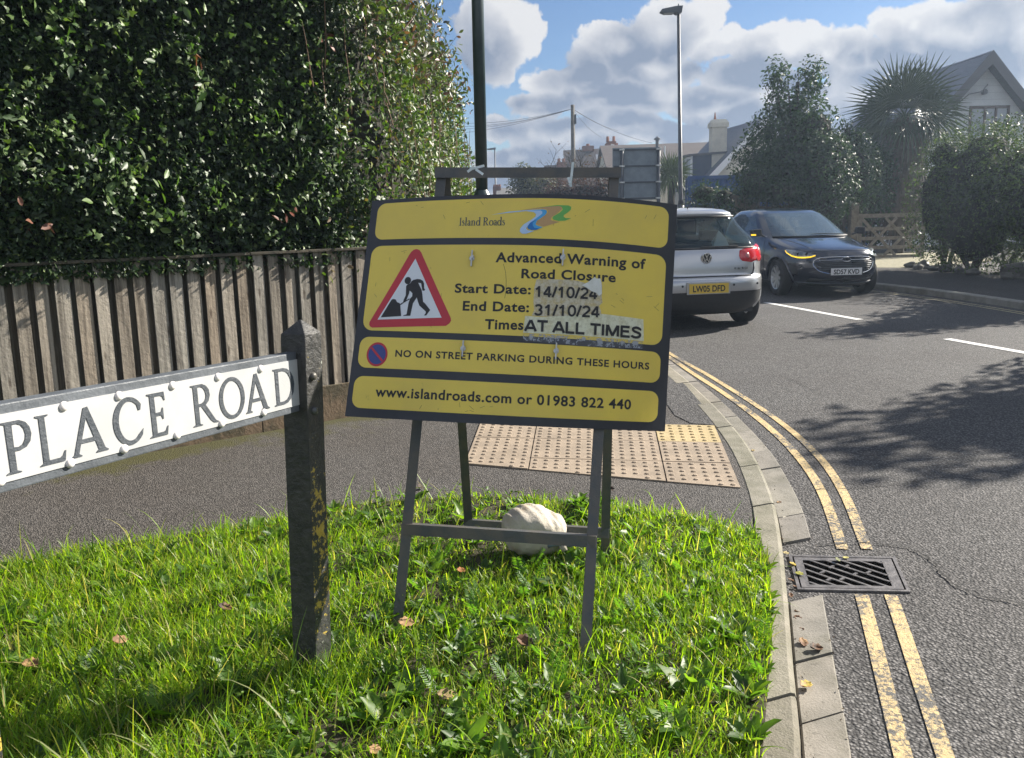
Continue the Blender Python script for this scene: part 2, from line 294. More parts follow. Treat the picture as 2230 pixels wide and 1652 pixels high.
# ---------------------------------------------------------------- builders
def tag(o, label=None, cat=None, group=None, kind=None):
    if label: o['label'] = label
    if cat: o['category'] = cat
    if group: o['group'] = group
    if kind: o['kind'] = kind
    return o
def link(name, me, parent=None, loc=None):
    o = bpy.data.objects.new(name, me); COL.objects.link(o)
    if parent: o.parent = parent
    if loc is not None: o.location = loc
    return o
def thing(name, label, cat, loc=(0, 0, 0), rz=0, group=None):
    o = bpy.data.objects.new(name, None); o.empty_display_size = .1; COL.objects.link(o); o.location = loc; o.rotation_euler = (0, 0, rz)
    return tag(o, label, cat, group)
class MB:
    def __init__(s): s.v = []; s.f = []; s.mi = []
    def add(s, vs, fs, mi=0):
        b = len(s.v); s.v += [tuple(v) for v in vs]; s.f += [tuple(i+b for i in f) for f in fs]; s.mi += [mi]*len(fs); return s
    def box(s, x0, x1, y0, y1, z0, z1, M=None, mi=0):
        vs = [Vector((x, y, z)) for x in (x0, x1) for y in (y0, y1) for z in (z0, z1)]
        if M is not None: vs = [M @ v for v in vs]
        return s.add(vs, [(0, 1, 3, 2), (4, 6, 7, 5), (0, 4, 5, 1), (2, 3, 7, 6), (0, 2, 6, 4), (1, 5, 7, 3)], mi)
    def bar(s, a, b, w, h, up=(0, 0, 1), mi=0):
        a, b = Vector(a), Vector(b); d = (b-a).normalized(); u = Vector(up); x = d.cross(u).normalized(); u = x.cross(d)
        vs = [p + x*(sx*w/2) + u*(sz*h/2) for p in (a, b) for sx in (-1, 1) for sz in (-1, 1)]
        return s.add(vs, [(0, 1, 3, 2), (4, 6, 7, 5), (0, 4, 5, 1), (2, 3, 7, 6), (0, 2, 6, 4), (1, 5, 7, 3)], mi)
    def tube(s, pts, radii, n=8, cap=True, mi=0):
        pts = [Vector(p) for p in pts]
        if not hasattr(radii, '__len__'): radii = [radii]*len(pts)
        rings = []; pu = None
        for i, p in enumerate(pts):
            d = (pts[min(i+1, len(pts)-1)] - pts[max(i-1, 0)]).normalized()
            if pu is None: pu = Vector((0, 0, 1)) if abs(d.z) < .9 else Vector((1, 0, 0))
            x = d.cross(pu).normalized(); u = x.cross(d); pu = u
            rings.append([p + (x*math.cos(2*math.pi*k/n) + u*math.sin(2*math.pi*k/n))*radii[i] for k in range(n)])
        vs = [v for r in rings for v in r]; fs = []
        for i in range(len(pts)-1):
            for k in range(n): fs.append((i*n+k, i*n+(k+1) % n, (i+1)*n+(k+1) % n, (i+1)*n+k))
        if cap: fs += [tuple(range(n))[::-1], tuple(range((len(pts)-1)*n, len(pts)*n))]
        return s.add(vs, fs, mi)
    def lathe(s, prof, n=24, M=None, mi=0):      # prof: (r, z)
        vs = [Vector((r*math.cos(2*math.pi*k/n), r*math.sin(2*math.pi*k/n), z)) for r, z in prof for k in range(n)]
        if M is not None: vs = [M @ v for v in vs]
        fs = [(i*n+k, i*n+(k+1) % n, (i+1)*n+(k+1) % n, (i+1)*n+k) for i in range(len(prof)-1) for k in range(n)]
        return s.add(vs, fs, mi)
    def prism(s, poly, vec, mi=0):               # planar polygon (3-D points) pushed along vec
        n = len(poly); a = [Vector(p) for p in poly]; b = [p+Vector(vec) for p in a]
        return s.add(a+b, [tuple(range(n))[::-1], tuple(range(n, 2*n))] + [(i, (i+1) % n, n+(i+1) % n, n+i) for i in range(n)], mi)
    def build(s, name, m, parent=None, smooth=False, loc=None, bevel=0, recalc=True):
        me = bpy.data.meshes.new(name); me.from_pydata(s.v, [], s.f)
        for mm in (m if isinstance(m, (list, tuple)) else [m]): me.materials.append(mm)
        if any(s.mi): me.polygons.foreach_set('material_index', s.mi)
        if recalc or bevel:
            bm = bmesh.new(); bm.from_mesh(me); bmesh.ops.recalc_face_normals(bm, faces=bm.faces)
            if bevel: bmesh.ops.bevel(bm, geom=[e for e in bm.edges if len(e.link_faces) == 2 and e.calc_face_angle(0) > .6], offset=bevel, segments=2, affect='EDGES', profile=.6)
            bm.to_mesh(me); bm.free()
        if smooth:
            for p in me.polygons: p.use_smooth = True
        return link(name, me, parent, loc)
def mesh_np(name, V, T, m, col=None, parent=None, smooth=False):
    """triangles T (n,3) over vertices V, one colour per vertex in attribute 'tint'"""
    me = bpy.data.meshes.new(name); V = np.ascontiguousarray(V, np.float32); T = np.ascontiguousarray(T, np.int32); k = T.shape[1]
    me.vertices.add(len(V)); me.vertices.foreach_set('co', V.ravel()); me.loops.add(T.size); me.loops.foreach_set('vertex_index', T.ravel())
    me.polygons.add(len(T)); me.polygons.foreach_set('loop_start', np.arange(0, T.size, k, dtype=np.int32))
    me.update(calc_edges=True)
    if col is not None:
        a = me.color_attributes.new('tint', 'FLOAT_COLOR', 'POINT'); c = np.ones((len(V), 4), np.float32); c[:, :3] = col; a.data.foreach_set('color', c.ravel())
    if k == 4 and not smooth: me.polygons.foreach_set('use_smooth', np.zeros(len(T), bool))
    elif smooth: me.polygons.foreach_set('use_smooth', np.ones(len(T), bool))
    me.materials.append(m); return link(name, me, parent)
def unit(a): return a/np.maximum(1e-9, np.linalg.norm(a, axis=-1, keepdims=True))
_w = RNG.normal(size=(10, 3)); _ph = RNG.uniform(0, 6.28, 10)
def nz3(P, s=1.0):
    r = np.zeros(len(P))
    for i in range(10): r += np.sin((P @ _w[i])*s*(1+.35*i) + _ph[i])/(1+.25*i)
    return r/4.0
IVY = (np.array([(0, 0, 0), (-.12, .30, -.03), (.16, .52, -.07), (.38, .27, 0), (.62, .20, .02), (1, 0, -.10), (.62, -.20, .02), (.38, -.27, 0), (.16, -.52, -.07), (-.12, -.30, -.03), (.34, 0, .07)], float),
       np.array([(10, i, (i+1) % 10) for i in range(10)]))
OVAL = (np.array([(0, 0, 0), (.22, .17, .03), (.52, .23, .05), (.82, .12, .03), (1, 0, -.06), (.82, -.12, .03), (.52, -.23, .05), (.22, -.17, .03), (.5, 0, -.03)], float),
        np.array([(8, i, (i+1) % 8) for i in range(8)]))
DIAM = (np.array([(0, 0, 0), (.45, .22, .05), (1, 0, -.05), (.45, -.22, .05)], float), np.array([(0, 1, 2), (0, 2, 3)]))
def scatter(P, nrm, size, tmpl, jitter=.7, dirv=None):
    """one leaf per point: normals nrm blurred by jitter, random spin (or along dirv)"""
    n = len(P); N_ = unit(nrm + RNG.normal(size=(n, 3))*jitter)
    d = RNG.normal(size=(n, 3)) if dirv is None else dirv + RNG.normal(size=(n, 3))*.4
    d = unit(d - N_*(d*N_).sum(1, keepdims=True)); s = np.cross(N_, d)
    tv, tf = tmpl; k = len(tv); sz = np.asarray(size).reshape(-1, 1, 1)
    V = P[:, None, :] + sz*(d[:, None, :]*tv[None, :, 0:1] + s[:, None, :]*tv[None, :, 1:2] + N_[:, None, :]*tv[None, :, 2:3])
    T = (tf[None] + (np.arange(n)*k)[:, None, None]).reshape(-1, 3)
    return V.reshape(-1, 3), T, k
def merge(parts):
    V = []; T = []; Cc = []; o = 0
    for v, t, c in parts: V.append(v); T.append(t+o); Cc.append(c); o += len(v)
    return np.concatenate(V), np.concatenate(T), np.concatenate(Cc)
def tints(n, k, cols, w, var=.25):
    c = np.array(cols)[RNG.choice(len(cols), n, p=np.array(w)/sum(w))]*(1+RNG.uniform(-var, var, (n, 1)))
    return np.repeat(np.clip(c, 0.002, 1), k, axis=0)
def catmull(pts, step):
    pts = [np.array(p, float) for p in pts]; P_ = [2*pts[0]-pts[1]] + pts + [2*pts[-1]-pts[-2]]; out = []
    for i in range(1, len(P_)-2):
        p0, p1, p2, p3 = P_[i-1:i+3]; n = max(2, int(np.linalg.norm(p2-p1)/step))
        for t in np.linspace(0, 1, n, endpoint=False): out.append(.5*((2*p1)+(-p0+p2)*t+(2*p0-5*p1+4*p2-p3)*t*t+(-p0+3*p1-3*p2+p3)*t**3))
    out.append(pts[-1]); return np.array(out)
def arclen(p): return np.concatenate([[0], np.cumsum(np.linalg.norm(np.diff(p, axis=0), axis=1))])
def resample(p, s):
    a = arclen(p); return np.stack([np.interp(s, a, p[:, i]) for i in range(p.shape[1])], 1)
def normals2(p):
    d = np.gradient(p, axis=0); d = d/np.linalg.norm(d, axis=1, keepdims=True); return np.stack([d[:, 1], -d[:, 0]], 1)   # right-hand side
def sheet(name, poly, z, m, kind='structure'):
    me = bpy.data.meshes.new(name); bm = bmesh.new(); f = bm.faces.new([bm.verts.new((*p, z)) for p in poly])
    if f.normal.z < 0: f.normal_flip()
    bm.normal_update()
    bmesh.ops.recalc_face_normals(bm, faces=bm.faces)
    bmesh.ops.triangulate(bm, faces=bm.faces)
    for f in bm.faces:
        if f.normal.z < 0: f.normal_flip()
    bm.to_mesh(me); bm.free(); me.materials.append(m); return tag(link(name, me), kind=kind)
def strip(p, w, z, name, m, nrm=None):
    n = normals2(p) if nrm is None else nrm; a = p-n*w/2; b = p+n*w/2; V = [(x, y, z) for x, y in a]+[(x, y, z) for x, y in b]; k = len(p)
    mb = MB(); mb.add(V, [(i, k+i, k+i+1, i+1) for i in range(k-1)]); return mb.build(name, m, recalc=False)

# ---------------------------------------------------------------- the setting: ground, road, kerbs, markings
sheet('ground', [(-400, -60), (400, -60), (400, 700), (-400, 700)], -.03, M_LAND)
KERB = catmull([(.05, .2), (.45, 1.2), (.692, 1.845), (.814, 2.26), (.964, 2.77), (1.113, 3.3), (1.221, 3.75), (1.32, 4.35), (1.37, 4.85), (1.398, 5.5), (1.405, 6.2), (1.385, 7.0), (1.3, 8.5), (1.15, 10.2), (.95, 12), (.3, 16), (-1, 22), (-4, 32), (-9, 45)], .06)
RKERB = catmull([(8.4, -8), (7.75, 0), (7.35, 5), (7.15, 8), (6.915, 11.06), (6.78, 12.3), (6.60, 13.4), (6.33, 14.35), (5.9, 16), (4.9, 20), (3, 26), (-1, 36), (-6, 48)], .3)
kn = normals2(KERB); rn = normals2(RKERB)
sheet('road', [tuple(p) for p in KERB[::6]] + [tuple(p) for p in RKERB[::-4]] + [(3, -8)], 0, M_ROAD)
inner = KERB - kn*.13
sheet('pavement', [tuple(p) for p in (inner+kn*.02)[::4]] + [(-14, 45), (-14, -3), (-.4, -3)], .08, M_PATH)
sheet('far_pavement', [tuple(p) for p in (RKERB+rn*.1)[::3]] + [(20, 48), (24, 20), (24, -8)], .09, M_PATH2)
kl = arclen(KERB)
def kerb_stones(name, off_in, off_out, top, lens, m, s0, s1, gaps=(), round_=.022, base=-.03, jit=.004):
    mb = MB(); s = s0; cols = []
    while s < s1:
        L = random.uniform(*lens) if s < 16 else 1.6; e = min(s+L, s1)
        skip = any(not (e <= a or s >= b) for a, b in gaps)
        if skip:
            for a, b in gaps:
                if s < a < e: e = a; skip = s >= a-.05
                elif a <= s < b: s = b
            if skip or e-s < .05:
                s = max(e, s)+1e-3
                continue
        k = max(3, int((e-s)/.12)); ss = np.linspace(s+.005, e-.005, k); p = resample(KERB, ss); n = resample(kn, ss); dz = random.uniform(-jit, jit)
        rings = []
        for q, nn in zip(p, n):
            i_, o_ = q+nn*off_in, q+nn*off_out; r = round_
            o1 = q+nn*(off_out-r*.29); o2 = q+nn*(off_out-r)
            rings.append([(i_[0], i_[1], base), (i_[0], i_[1], top+dz-.004), (*(q+nn*(off_in+.006)), top+dz), (*o2, top+dz), (*o1, top+dz-r*.29), (o_[0], o_[1], top+dz-r), (o_[0], o_[1], base)])
        V = [v for rg in rings for v in rg]; f = [(a*7+b, a*7+b+1, (a+1)*7+b+1, (a+1)*7+b) for a in range(k-1) for b in range(6)]
        f += [tuple(range(7)), tuple((k-1)*7+j for j in range(7))[::-1]]; mb.add(V, f); s = e; t = random.uniform(.72, 1.12); cols += [(t*random.uniform(.98, 1.03), t, t*random.uniform(.93, 1.0), 1)]*len(V)
    o = mb.build(name, m, smooth=False); a = o.data.color_attributes.new('tint', 'FLOAT_COLOR', 'POINT'); a.data.foreach_set('color', np.array(cols, np.float32).ravel()); return tag(o, kind='structure')
kerb_stones('kerb', -.13, 0, .085, (.55, .95), M_KERB, .1, kl[-1]-.2)
mbm = MB(); kk = resample(KERB, np.arange(0, 40, .2)); nk = resample(kn, np.arange(0, 40, .2))
V = [(*(a-b*.125), .066) for a, b in zip(kk, nk)] + [(*(a-b*.012), .066) for a, b in zip(kk, nk)]
mbm.add(V, [(i, i+len(kk), i+len(kk)+1, i+1) for i in range(len(kk)-1)]); tag(mbm.build('kerb_mortar', M_CRACK), kind='structure')
gs0 = float(np.interp(2.80, KERB[:, 1], kl)); gs1 = float(np.interp(3.33, KERB[:, 1], kl))
kerb_stones('channel', .012, .165, .010, (.3, .48), M_CHAN, .1, 24, gaps=((gs0, gs1),), round_=.006, base=-.02, jit=.003)
rk = RKERB; mb = MB()
for i in range(len(rk)-1):
    a, b, na, nb = rk[i], rk[i+1], rn[i], rn[i+1]
    mb.add([(*a, -.02), (*b, -.02), (*b, .085), (*a, .085), (*(b+nb*.02), .1), (*(a+na*.02), .1), (*(b+nb*.13), .1), (*(a+na*.13), .1)], [(0, 1, 2, 3), (3, 2, 4, 5), (5, 4, 6, 7)])
tag(mb.build('far_kerb', mat('far_kerb_concrete', (.26, .25, .22), (.18, .17, .145), 5, .9, bump=.4, bscale=60)), kind='structure')
# road paint
L1 = catmull([(.71, 1.0), (.996, 1.947), (1.283, 2.899), (1.36, 3.243), (1.548, 3.994), (1.641, 4.623), (1.677, 5.338), (1.654, 6.262), (1.589, 7.173), (1.547, 7.912), (1.44, 9.5), (1.25, 11.5), (.6, 15.5)], .05)
L2 = catmull([(.83, 1.0), (1.104, 1.944), (1.388, 2.894), (1.46, 3.238), (1.653, 3.987), (1.762, 4.666), (1.792, 5.542), (1.713, 6.924), (1.61, 7.977), (1.5, 9.5), (1.31, 11.5), (.66, 15.5)], .05)
for nm, L, w in (('yellow_line', L1, .048), ('yellow_line', L2, .046)):
    for lo, hi in ((0, 2.885), (3.255, 99)):
        seg = np.array([p for p in L if lo <= p[1] <= hi]); tag(strip(seg, w, .004, nm, M_YEL), kind='structure')
def road_mark(a, b, w, m=M_WHT, name='lane_marking', z=.004):
    p = np.linspace(a, b, 12); tag(strip(p, w, z, name, m), kind='structure')
road_mark((4.43, 10.42), (3.91, 12.6), .11); road_mark((4.66, 8.74), (5.28, 6.5), .11); road_mark((3.42, 14.6), (2.8, 16.8), .11); road_mark((5.55, 4.6), (5.95, 2.4), .11)
for off in (.22, .34):
    p = RKERB-rn*off; p = p[(p[:, 1] > 1) & (p[:, 1] < 20)]; tag(strip(p, .05, .004, 'edge_marking', M_YELOLD), kind='structure')
def crack(pts, w=.008):
    p = catmull(pts, .02); p = p + RNG.normal(size=p.shape)*.006
    n = normals2(p); ww = w*(.4+RNG.random(len(p)))[:, None]; V = [(*q, .0065) for q in p-n*ww/2]+[(*q, .0065) for q in p+n*ww/2]; k = len(p)
    tag(MB().add(V, [(i, k+i, k+i+1, i+1) for i in range(k-1)]).build('road_crack', M_CRACK, recalc=False), kind='structure')
def cpx(*pp, w=.008): crack([tuple(gnd(*q)[:2]) for q in pp], w)
cpx((1780, 1189), (1900, 1186), (2000, 1205), (2060, 1260), (2110, 1293), (2230, 1320), (2330, 1345), w=.007)
cpx((1760, 1068), (1850, 1066), (1960, 1055), (2000, 1048), w=.005); cpx((1990, 965), (2080, 990), (2200, 1030), (2300, 1045), w=.0045); cpx((1680, 817), (1720, 826), (1790, 862), w=.005)
cpx((1720, 1112), (1770, 1122), (1850, 1120), w=.004)
# darker repair patch in the pavement beside the kerb
sheet('pavement_patch', [tuple(gnd(*q, .084)[:2]) for q in ((1452, 815), (1492, 838), (1528, 880), (1556, 926), (1505, 922), (1470, 905), (1452, 880))], .084, M_ROAD)
# verge soil (slightly domed) and tactile paving
VERGE = [(-3.4, 2.45), (-2.6, 2.9), (-2.05, 3.06), (-1.8, 3.26), (-1.04, 3.56), (-.85, 3.70), (-.5, 3.80), (-.05, 3.81), (.49, 3.60), (.78, 3.47), (1.0, 3.22), (.955, 2.95), (.80, 2.42), (.60, 1.86), (.30, 1.05), (-1.6, .8), (-3.4, 1.1)]
sheet('verge_soil', VERGE, .088, M_SOIL)
e1 = Vector((1.491, -.253, 0)).normalized(); e2 = Vector((e1.y, -e1.x, 0)); TL = Vector((-.216, 5.29, 0)); BLq, BRq = Vector((-.272, 4.35, 0)), Vector((1.114, 3.85, 0))
mb = MB(); lim = lambda u: (BLq.lerp(BRq, u/1.47)-TL).dot(e2)
def tp(u, v, z):
    q = TL+e1*u+e2*v+e1*(v*(.107-.05*u)); return (q.x, q.y, z)
for i in range(4):
    for j in range(4):
        u0, u1, v0, v1 = i*.375+.004, (i+1)*.375-.004, j*.4+.004, (j+1)*.4-.004
        b0, b1 = min(v1, lim(u0)), min(v1, lim(u1))
        if max(b0, b1) <= v0+.02: continue
        b0, b1 = max(b0, v0+.01), max(b1, v0+.01); mi = 1 if (i == 3 and j == 0) else 0
        h = .088+random.uniform(-.0015, .0015)
        mb.add([tp(u0, v0, h), tp(u1, v0, h), tp(u1, b1, h), tp(u0, b0, h), tp(u0, v0, .07), tp(u1, v0, .07), tp(u1, b1, .07), tp(u0, b0, .07)], [(0, 1, 2, 3), (0, 4, 5, 1), (1, 5, 6, 2), (2, 6, 7, 3), (3, 7, 4, 0)], mi)
        for a in range(6):
            for c in range(6):
                u = u0+.031+a*.061; v = v0+.034+c*.0645
                if v > b0+(b1-b0)*(u-u0)/(u1-u0)-.014: continue
                n = 8; V = []
                for r, z in ((.0140, h), (.0122, h+.0045), (.0075, h+.006)): V += [tp(u+r*math.cos(k*math.pi/4), v+r*math.sin(k*math.pi/4), z) for k in range(n)]
                mb.add(V, [(q*n+k, q*n+(k+1) % n, (q+1)*n+(k+1) % n, (q+1)*n+k) for q in range(2) for k in range(n)]+[tuple(range(2*n, 3*n))], mi)
tag(mb.build('tactile_paving', [M_TAC, M_TACY]), kind='structure')

# ---------------------------------------------------------------- timber fence
DF = np.array([.8025, .5967]); NF = np.array([.5967, -.8025])
def fp(e, o, z): q = np.array([0, 6.364])+DF*e+NF*o; return (q[0], q[1], z)
CORN = np.array([0, 6.364])+DF*-.80
DB = np.array([.09, .996]); NB = np.array([.996, -.09])
def fb(t, o, z): q = CORN+DB*t+NB*o; return (q[0], q[1], z)
fen = thing('timber_fence', 'weathered feather-edge timber fence under the tall hedge on the left', 'fence', (CORN[0], CORN[1], .08))
def boards(fn, e0, e1, pitch=.1):
    V = []; F = []; Cc = []
    for i in range(int((e1-e0)/pitch)):
        a = e0+i*pitch; z1 = 1.205+random.uniform(-.006, .006); lean = random.uniform(-.004, .004); dt = random.uniform(-.003, .003); w = random.uniform(.064, .078)
        for ring, t in (([(a, .0125+dt), (a+w, .0055+dt), (a+w, -.006), (a, -.006)], random.uniform(.75, 1.15)), ([(a-.02, -.046), (a+pitch+.02, -.046), (a+pitch+.02, -.056), (a-.02, -.056)], random.uniform(.5, .7))):
            b = len(V); k = random.uniform(.95, 1.08); tc_ = (t*k, t, t/k*.98)
            for z in (.30, z1):
                for x, o in ring: V.append(fn(x+lean*(z-.3)/.9, o+(.0015*i % .003 if o < 0 else 0), z))
            F += [(b, b+1, b+5, b+4), (b+1, b+2, b+6, b+5), (b+3, b, b+4, b+7), (b+4, b+5, b+6, b+7)]; Cc += [tc_]*8
    return np.array(V), np.array(F), np.array(Cc)
def local(V, o): return np.asarray(V)-np.array(o.location)
v, f, c = boards(fp, -5.8, -.80); mesh_np('board_panel', local(v, fen), f, M_BOARD, c, fen)
v, f, c = boards(fb, 0, 6.0); mesh_np('board_panel', local(v, fen), f, M_BOARD, c, fen)
def flat(fn, a, b, o0, o1, z0, z1): return MB().add([Vector(fn(x, o, z))-fen.location for x in (a, b) for o in (o0, o1) for z in (z0, z1)], [(0, 1, 3, 2), (4, 6, 7, 5), (0, 4, 5, 1), (2, 3, 7, 6), (0, 2, 6, 4), (1, 5, 7, 3)])
for a, b, dz in ((-5.8, -3.85, .006), (-3.845, -2.02, 0), (-2.015, -.80, .004)): flat(fp, a, b, -.02, .022, .06, .315+dz).build('gravel_board', M_GRAVEL, fen, bevel=.004)
flat(fb, .0, 6, -.02, .022, .06, .315).build('gravel_board', M_GRAVEL, fen)
for a, b in ((-5.8, -3.85), (-3.845, -2.02), (-2.015, -.79)): flat(fp, a, b, -.06, .030, 1.208, 1.226).build('capping_rail', M_RAIL, fen, bevel=.003)
flat(fb, .0, 6, -.06, .030, 1.208, 1.226).build('capping_rail', M_RAIL, fen)
for e in (-5.8, -3.85, -2.02, -.86): flat(fp, e, e+.09, -.15, -.06, .05, 1.19).build('fence_post', M_RAIL, fen)

# ---------------------------------------------------------------- tall hedge and the shrub at its end
HP = catmull([(-4.9, 2.72), (-3, 4.13), (-1.6, 5.17), (-.98, 5.66), (-.66, 6.10), (-.60, 7), (-.50, 8.5), (-.36, 11)], .05); HN = normals2(HP); HA = arclen(HP)
def hedge_pts(n, s0, s1, z0, z1, dmax, bump=.15, pw=1.0):
    s = RNG.uniform(s0, s1, n); z = z0+(z1-z0)*RNG.random(n)
    p = resample(HP, s); q = resample(HN, s); q /= np.linalg.norm(q, axis=1, keepdims=True)
    b = bump*nz3(np.stack([s*2.6, z*2.6, 0*s], 1)) + .05*nz3(np.stack([s*8, z*8, 0*s+4], 1))
    back = np.clip((s-HA[-1]*.42)/1.2, 0, 1)
    o = .06 + b - .17*np.clip(z-1.5, 0, 9)**1.4*back - RNG.random(n)**pw*dmax
    o = np.minimum(o, .035+.34*np.clip(z-1.24, 0, 9)) - RNG.random(n)*.03
    P = np.stack([p[:, 0]+q[:, 0]*o, p[:, 1]+q[:, 1]*o, z], 1)
    nn = np.stack([q[:, 0], q[:, 1], .35+0*z], 1)
    return P, nn, s
SX = float(np.interp(-1.12, HP[:, 0], HA))      # where the shrub takes over
S0 = float(np.interp(-3.6, HP[:, 0], HA))
hedge = thing('tall_hedge', 'tall dark green ivy-covered hedge hanging over the timber fence', 'hedge', (-2.4, 4.9, .08))
P, nn, s = hedge_pts(104000, S0, SX+.35, 1.12, 3.5, .26, pw=1.3)
keep = (nz3(P, 5.5) > -.62-.35*RNG.random(len(P))) & (s < SX+.35*RNG.random(len(P))); P, nn = P[keep], nn[keep]
sz = .015+.031*RNG.random(len(P))**1.5; V, T, k = scatter(P, nn, sz, IVY, 1.0)
a = (V, T, tints(len(P), k, [(.032, .062, .022), (.022, .046, .019), (.052, .090, .030), (.11, .155, .045)], [5, 4, 3, 1]))
P, nn, s = hedge_pts(70, S0, SX, 1.3, 3.3, .02); CP = np.repeat(P, 6, 0)+RNG.normal(size=(420, 3))*.045+np.repeat(nn, 6, 0)*.05
V, T, k = scatter(CP, np.repeat(nn, 6, 0), RNG.uniform(.05, .085, 420), OVAL, .5)
cc = np.repeat(np.array([(.07, .13, .03), (.045, .085, .03), (.10, .17, .04), (.16, .055, .035), (.19, .08, .05)])[RNG.choice(5, 70, p=[.36, .36, .16, .06, .06])], 6, axis=0)*RNG.uniform(.8, 1.2, (420, 1))
b = (V, T, np.repeat(cc, k, axis=0))
P, nn, s = hedge_pts(330, S0, SX, 1.28, 3.4, .02); nl = 8; t = np.linspace(.1, 1, nl); dr = unit(nn*.7+RNG.normal(size=nn.shape)*.45+np.array([.25, .1, .25])); L = RNG.uniform(.10, .24, len(P))
SPt = (P[:, None, :]+dr[:, None, :]*t[None, :, None]*L[:, None, None]).reshape(-1, 3)+RNG.normal(size=(len(P)*nl, 3))*.012; V, T, k = scatter(SPt, np.repeat(nn, nl, 0), RNG.uniform(.022, .042, len(SPt)), IVY, .9)
c = (V, T, tints(len(SPt), k, [(.06, .11, .035), (.10, .16, .045), (.15, .21, .06)], [3, 2, 1]))
V, T, C_ = merge([a, b, c]); mesh_np('foliage', local(V, hedge), T, M_LEAF, C_, hedge)
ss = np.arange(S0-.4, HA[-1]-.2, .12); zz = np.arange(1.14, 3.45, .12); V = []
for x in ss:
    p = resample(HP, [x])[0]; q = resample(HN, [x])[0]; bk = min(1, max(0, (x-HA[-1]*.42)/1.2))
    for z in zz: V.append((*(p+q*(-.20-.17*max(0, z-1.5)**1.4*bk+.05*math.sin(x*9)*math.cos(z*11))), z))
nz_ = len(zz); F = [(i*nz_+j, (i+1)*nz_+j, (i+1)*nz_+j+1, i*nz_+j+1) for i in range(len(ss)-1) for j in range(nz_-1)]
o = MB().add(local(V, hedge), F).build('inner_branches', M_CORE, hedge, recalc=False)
shrub = thing('overgrown_shrub', 'yellowing leafy shrub with bare brown stems at the right end of the tall hedge', 'shrub', (-.8, 6.1, .08))
P, nn, s = hedge_pts(24000, SX-.25, HA[-1]-.3, 1.0, 3.45, .30, bump=.12, pw=1.2)
keep = (nz3(P, 5) > -.55-.4*RNG.random(len(P))) & (s > SX-.25*RNG.random(len(P))); P, nn = P[keep], nn[keep]
V, T, k = scatter(P, nn, RNG.uniform(.032, .062, len(P)), OVAL, .9)
a = (V, T, tints(len(P), k, [(.062, .105, .028), (.095, .15, .032), (.17, .19, .04), (.15, .10, .05), (.04, .07, .026)], [4, 3, 1.6, .8, 3]))
P, nn, s = hedge_pts(1500, SX+.1, HA[-1]-1.5, 2.4, 3.7, .05, bump=.2); P = P+nn*RNG.uniform(0, .2, (len(P), 1)); V, T, k = scatter(P, nn, RNG.uniform(.045, .08, len(P)), OVAL, 1)
b = (V, T, tints(len(P), k, [(.07, .09, .03), (.14, .06, .05), (.05, .06, .03)], [3, 1, 2]))
V, T, C_ = merge([a, b]); mesh_np('foliage', local(V, shrub), T, M_LEAF, C_, shrub)
mb = MB()
for i in range(120):
    x = random.uniform(SX-.2, HA[-1]-.6); p = resample(HP, [x])[0]; q = resample(HN, [x])[0]; bk = min(1, max(0, (x-HA[-1]*.42)/1.2)); z = random.uniform(1.1, 2.7); L = random.uniform(.25, .7); o0 = random.uniform(-.16, .05); pts = []
    out = random.uniform(.0, .12); sd = random.uniform(-.55, .55)
    for t in (0, .35, .7, 1):
        zz_ = z+L*t; pts.append(Vector((*(p+q*(o0-.17*max(0, zz_-1.5)**1.4*bk+out*t+random.uniform(-.015, .015))+np.array([q[1], -q[0]])*-sd*t*L), zz_))-shrub.location)
    mb.tube(pts, [.005, .004, .003, .0015], 5)
for i in range(70):
    x = random.uniform(SX+.35, HA[-1]-2.2); p = resample(HP, [x])[0]; q = resample(HN, [x])[0]; bk = min(1, max(0, (x-HA[-1]*.42)/1.2)); z = random.uniform(2.5, 3.4); off = -.17*max(0, z-1.5)**1.4*bk
    pts = [Vector((*(p+q*(off+t*random.uniform(.16, .30))+np.array([-q[1], q[0]])*t*random.uniform(-.15, .2)), z+t*random.uniform(.05, .35)))-shrub.location for t in (-.3, .3, .7, 1)]; mb.tube(pts, [.005, .004, .003, .0015], 4)
mb.build('stems', M_TWIG, shrub, recalc=False)

# ---------------------------------------------------------------- lamp posts
def lamp_near():
    b0 = at(1049, 400, 6.35); t0 = at(1047, 370, 6.35); t1 = at(1038.5, 0, 6.35); lean = (t1-t0)/(t1.z-t0.z)
    t = thing('street_lamp', 'dark green street lamp column with a thicker base, close beside the hedge end', 'street lamp', (b0.x, b0.y, .08))
    z0 = t0.z-.15-.08; P = lambda z: Vector((lean.x*(z-z0), lean.y*(z-z0), z))
    MB().tube([P(0), P(z0-.14)], [.085, .085], 24, False).tube([P(z0-.14), P(z0-.09), P(z0-.045), P(z0-.015), P(z0)], [.085, .080, .068, .054, .045], 24, False).build('base_section', M_LAMPG, t, smooth=True)
    MB().tube([P(z0-.01), P(3), P(5.9)], [.0445, .044, .040], 24).build('shaft', M_LAMPG, t, smooth=True)
    MB().tube([P(5.85), P(6.0)], [.03, .03], 12).build('bracket', M_LAMPD, t); MB().box(-.75, .06, -.12, .12, 6.0, 6.08, Matrix.Translation(lean*(6-z0))).build('lantern', M_LAMPD, t, bevel=.015)
    dx = .086; MB().box(-.05, .05, -.0875, -.084, .45, 1.0).build('access_door', M_LAMPG, t, bevel=.003)
lamp_near()
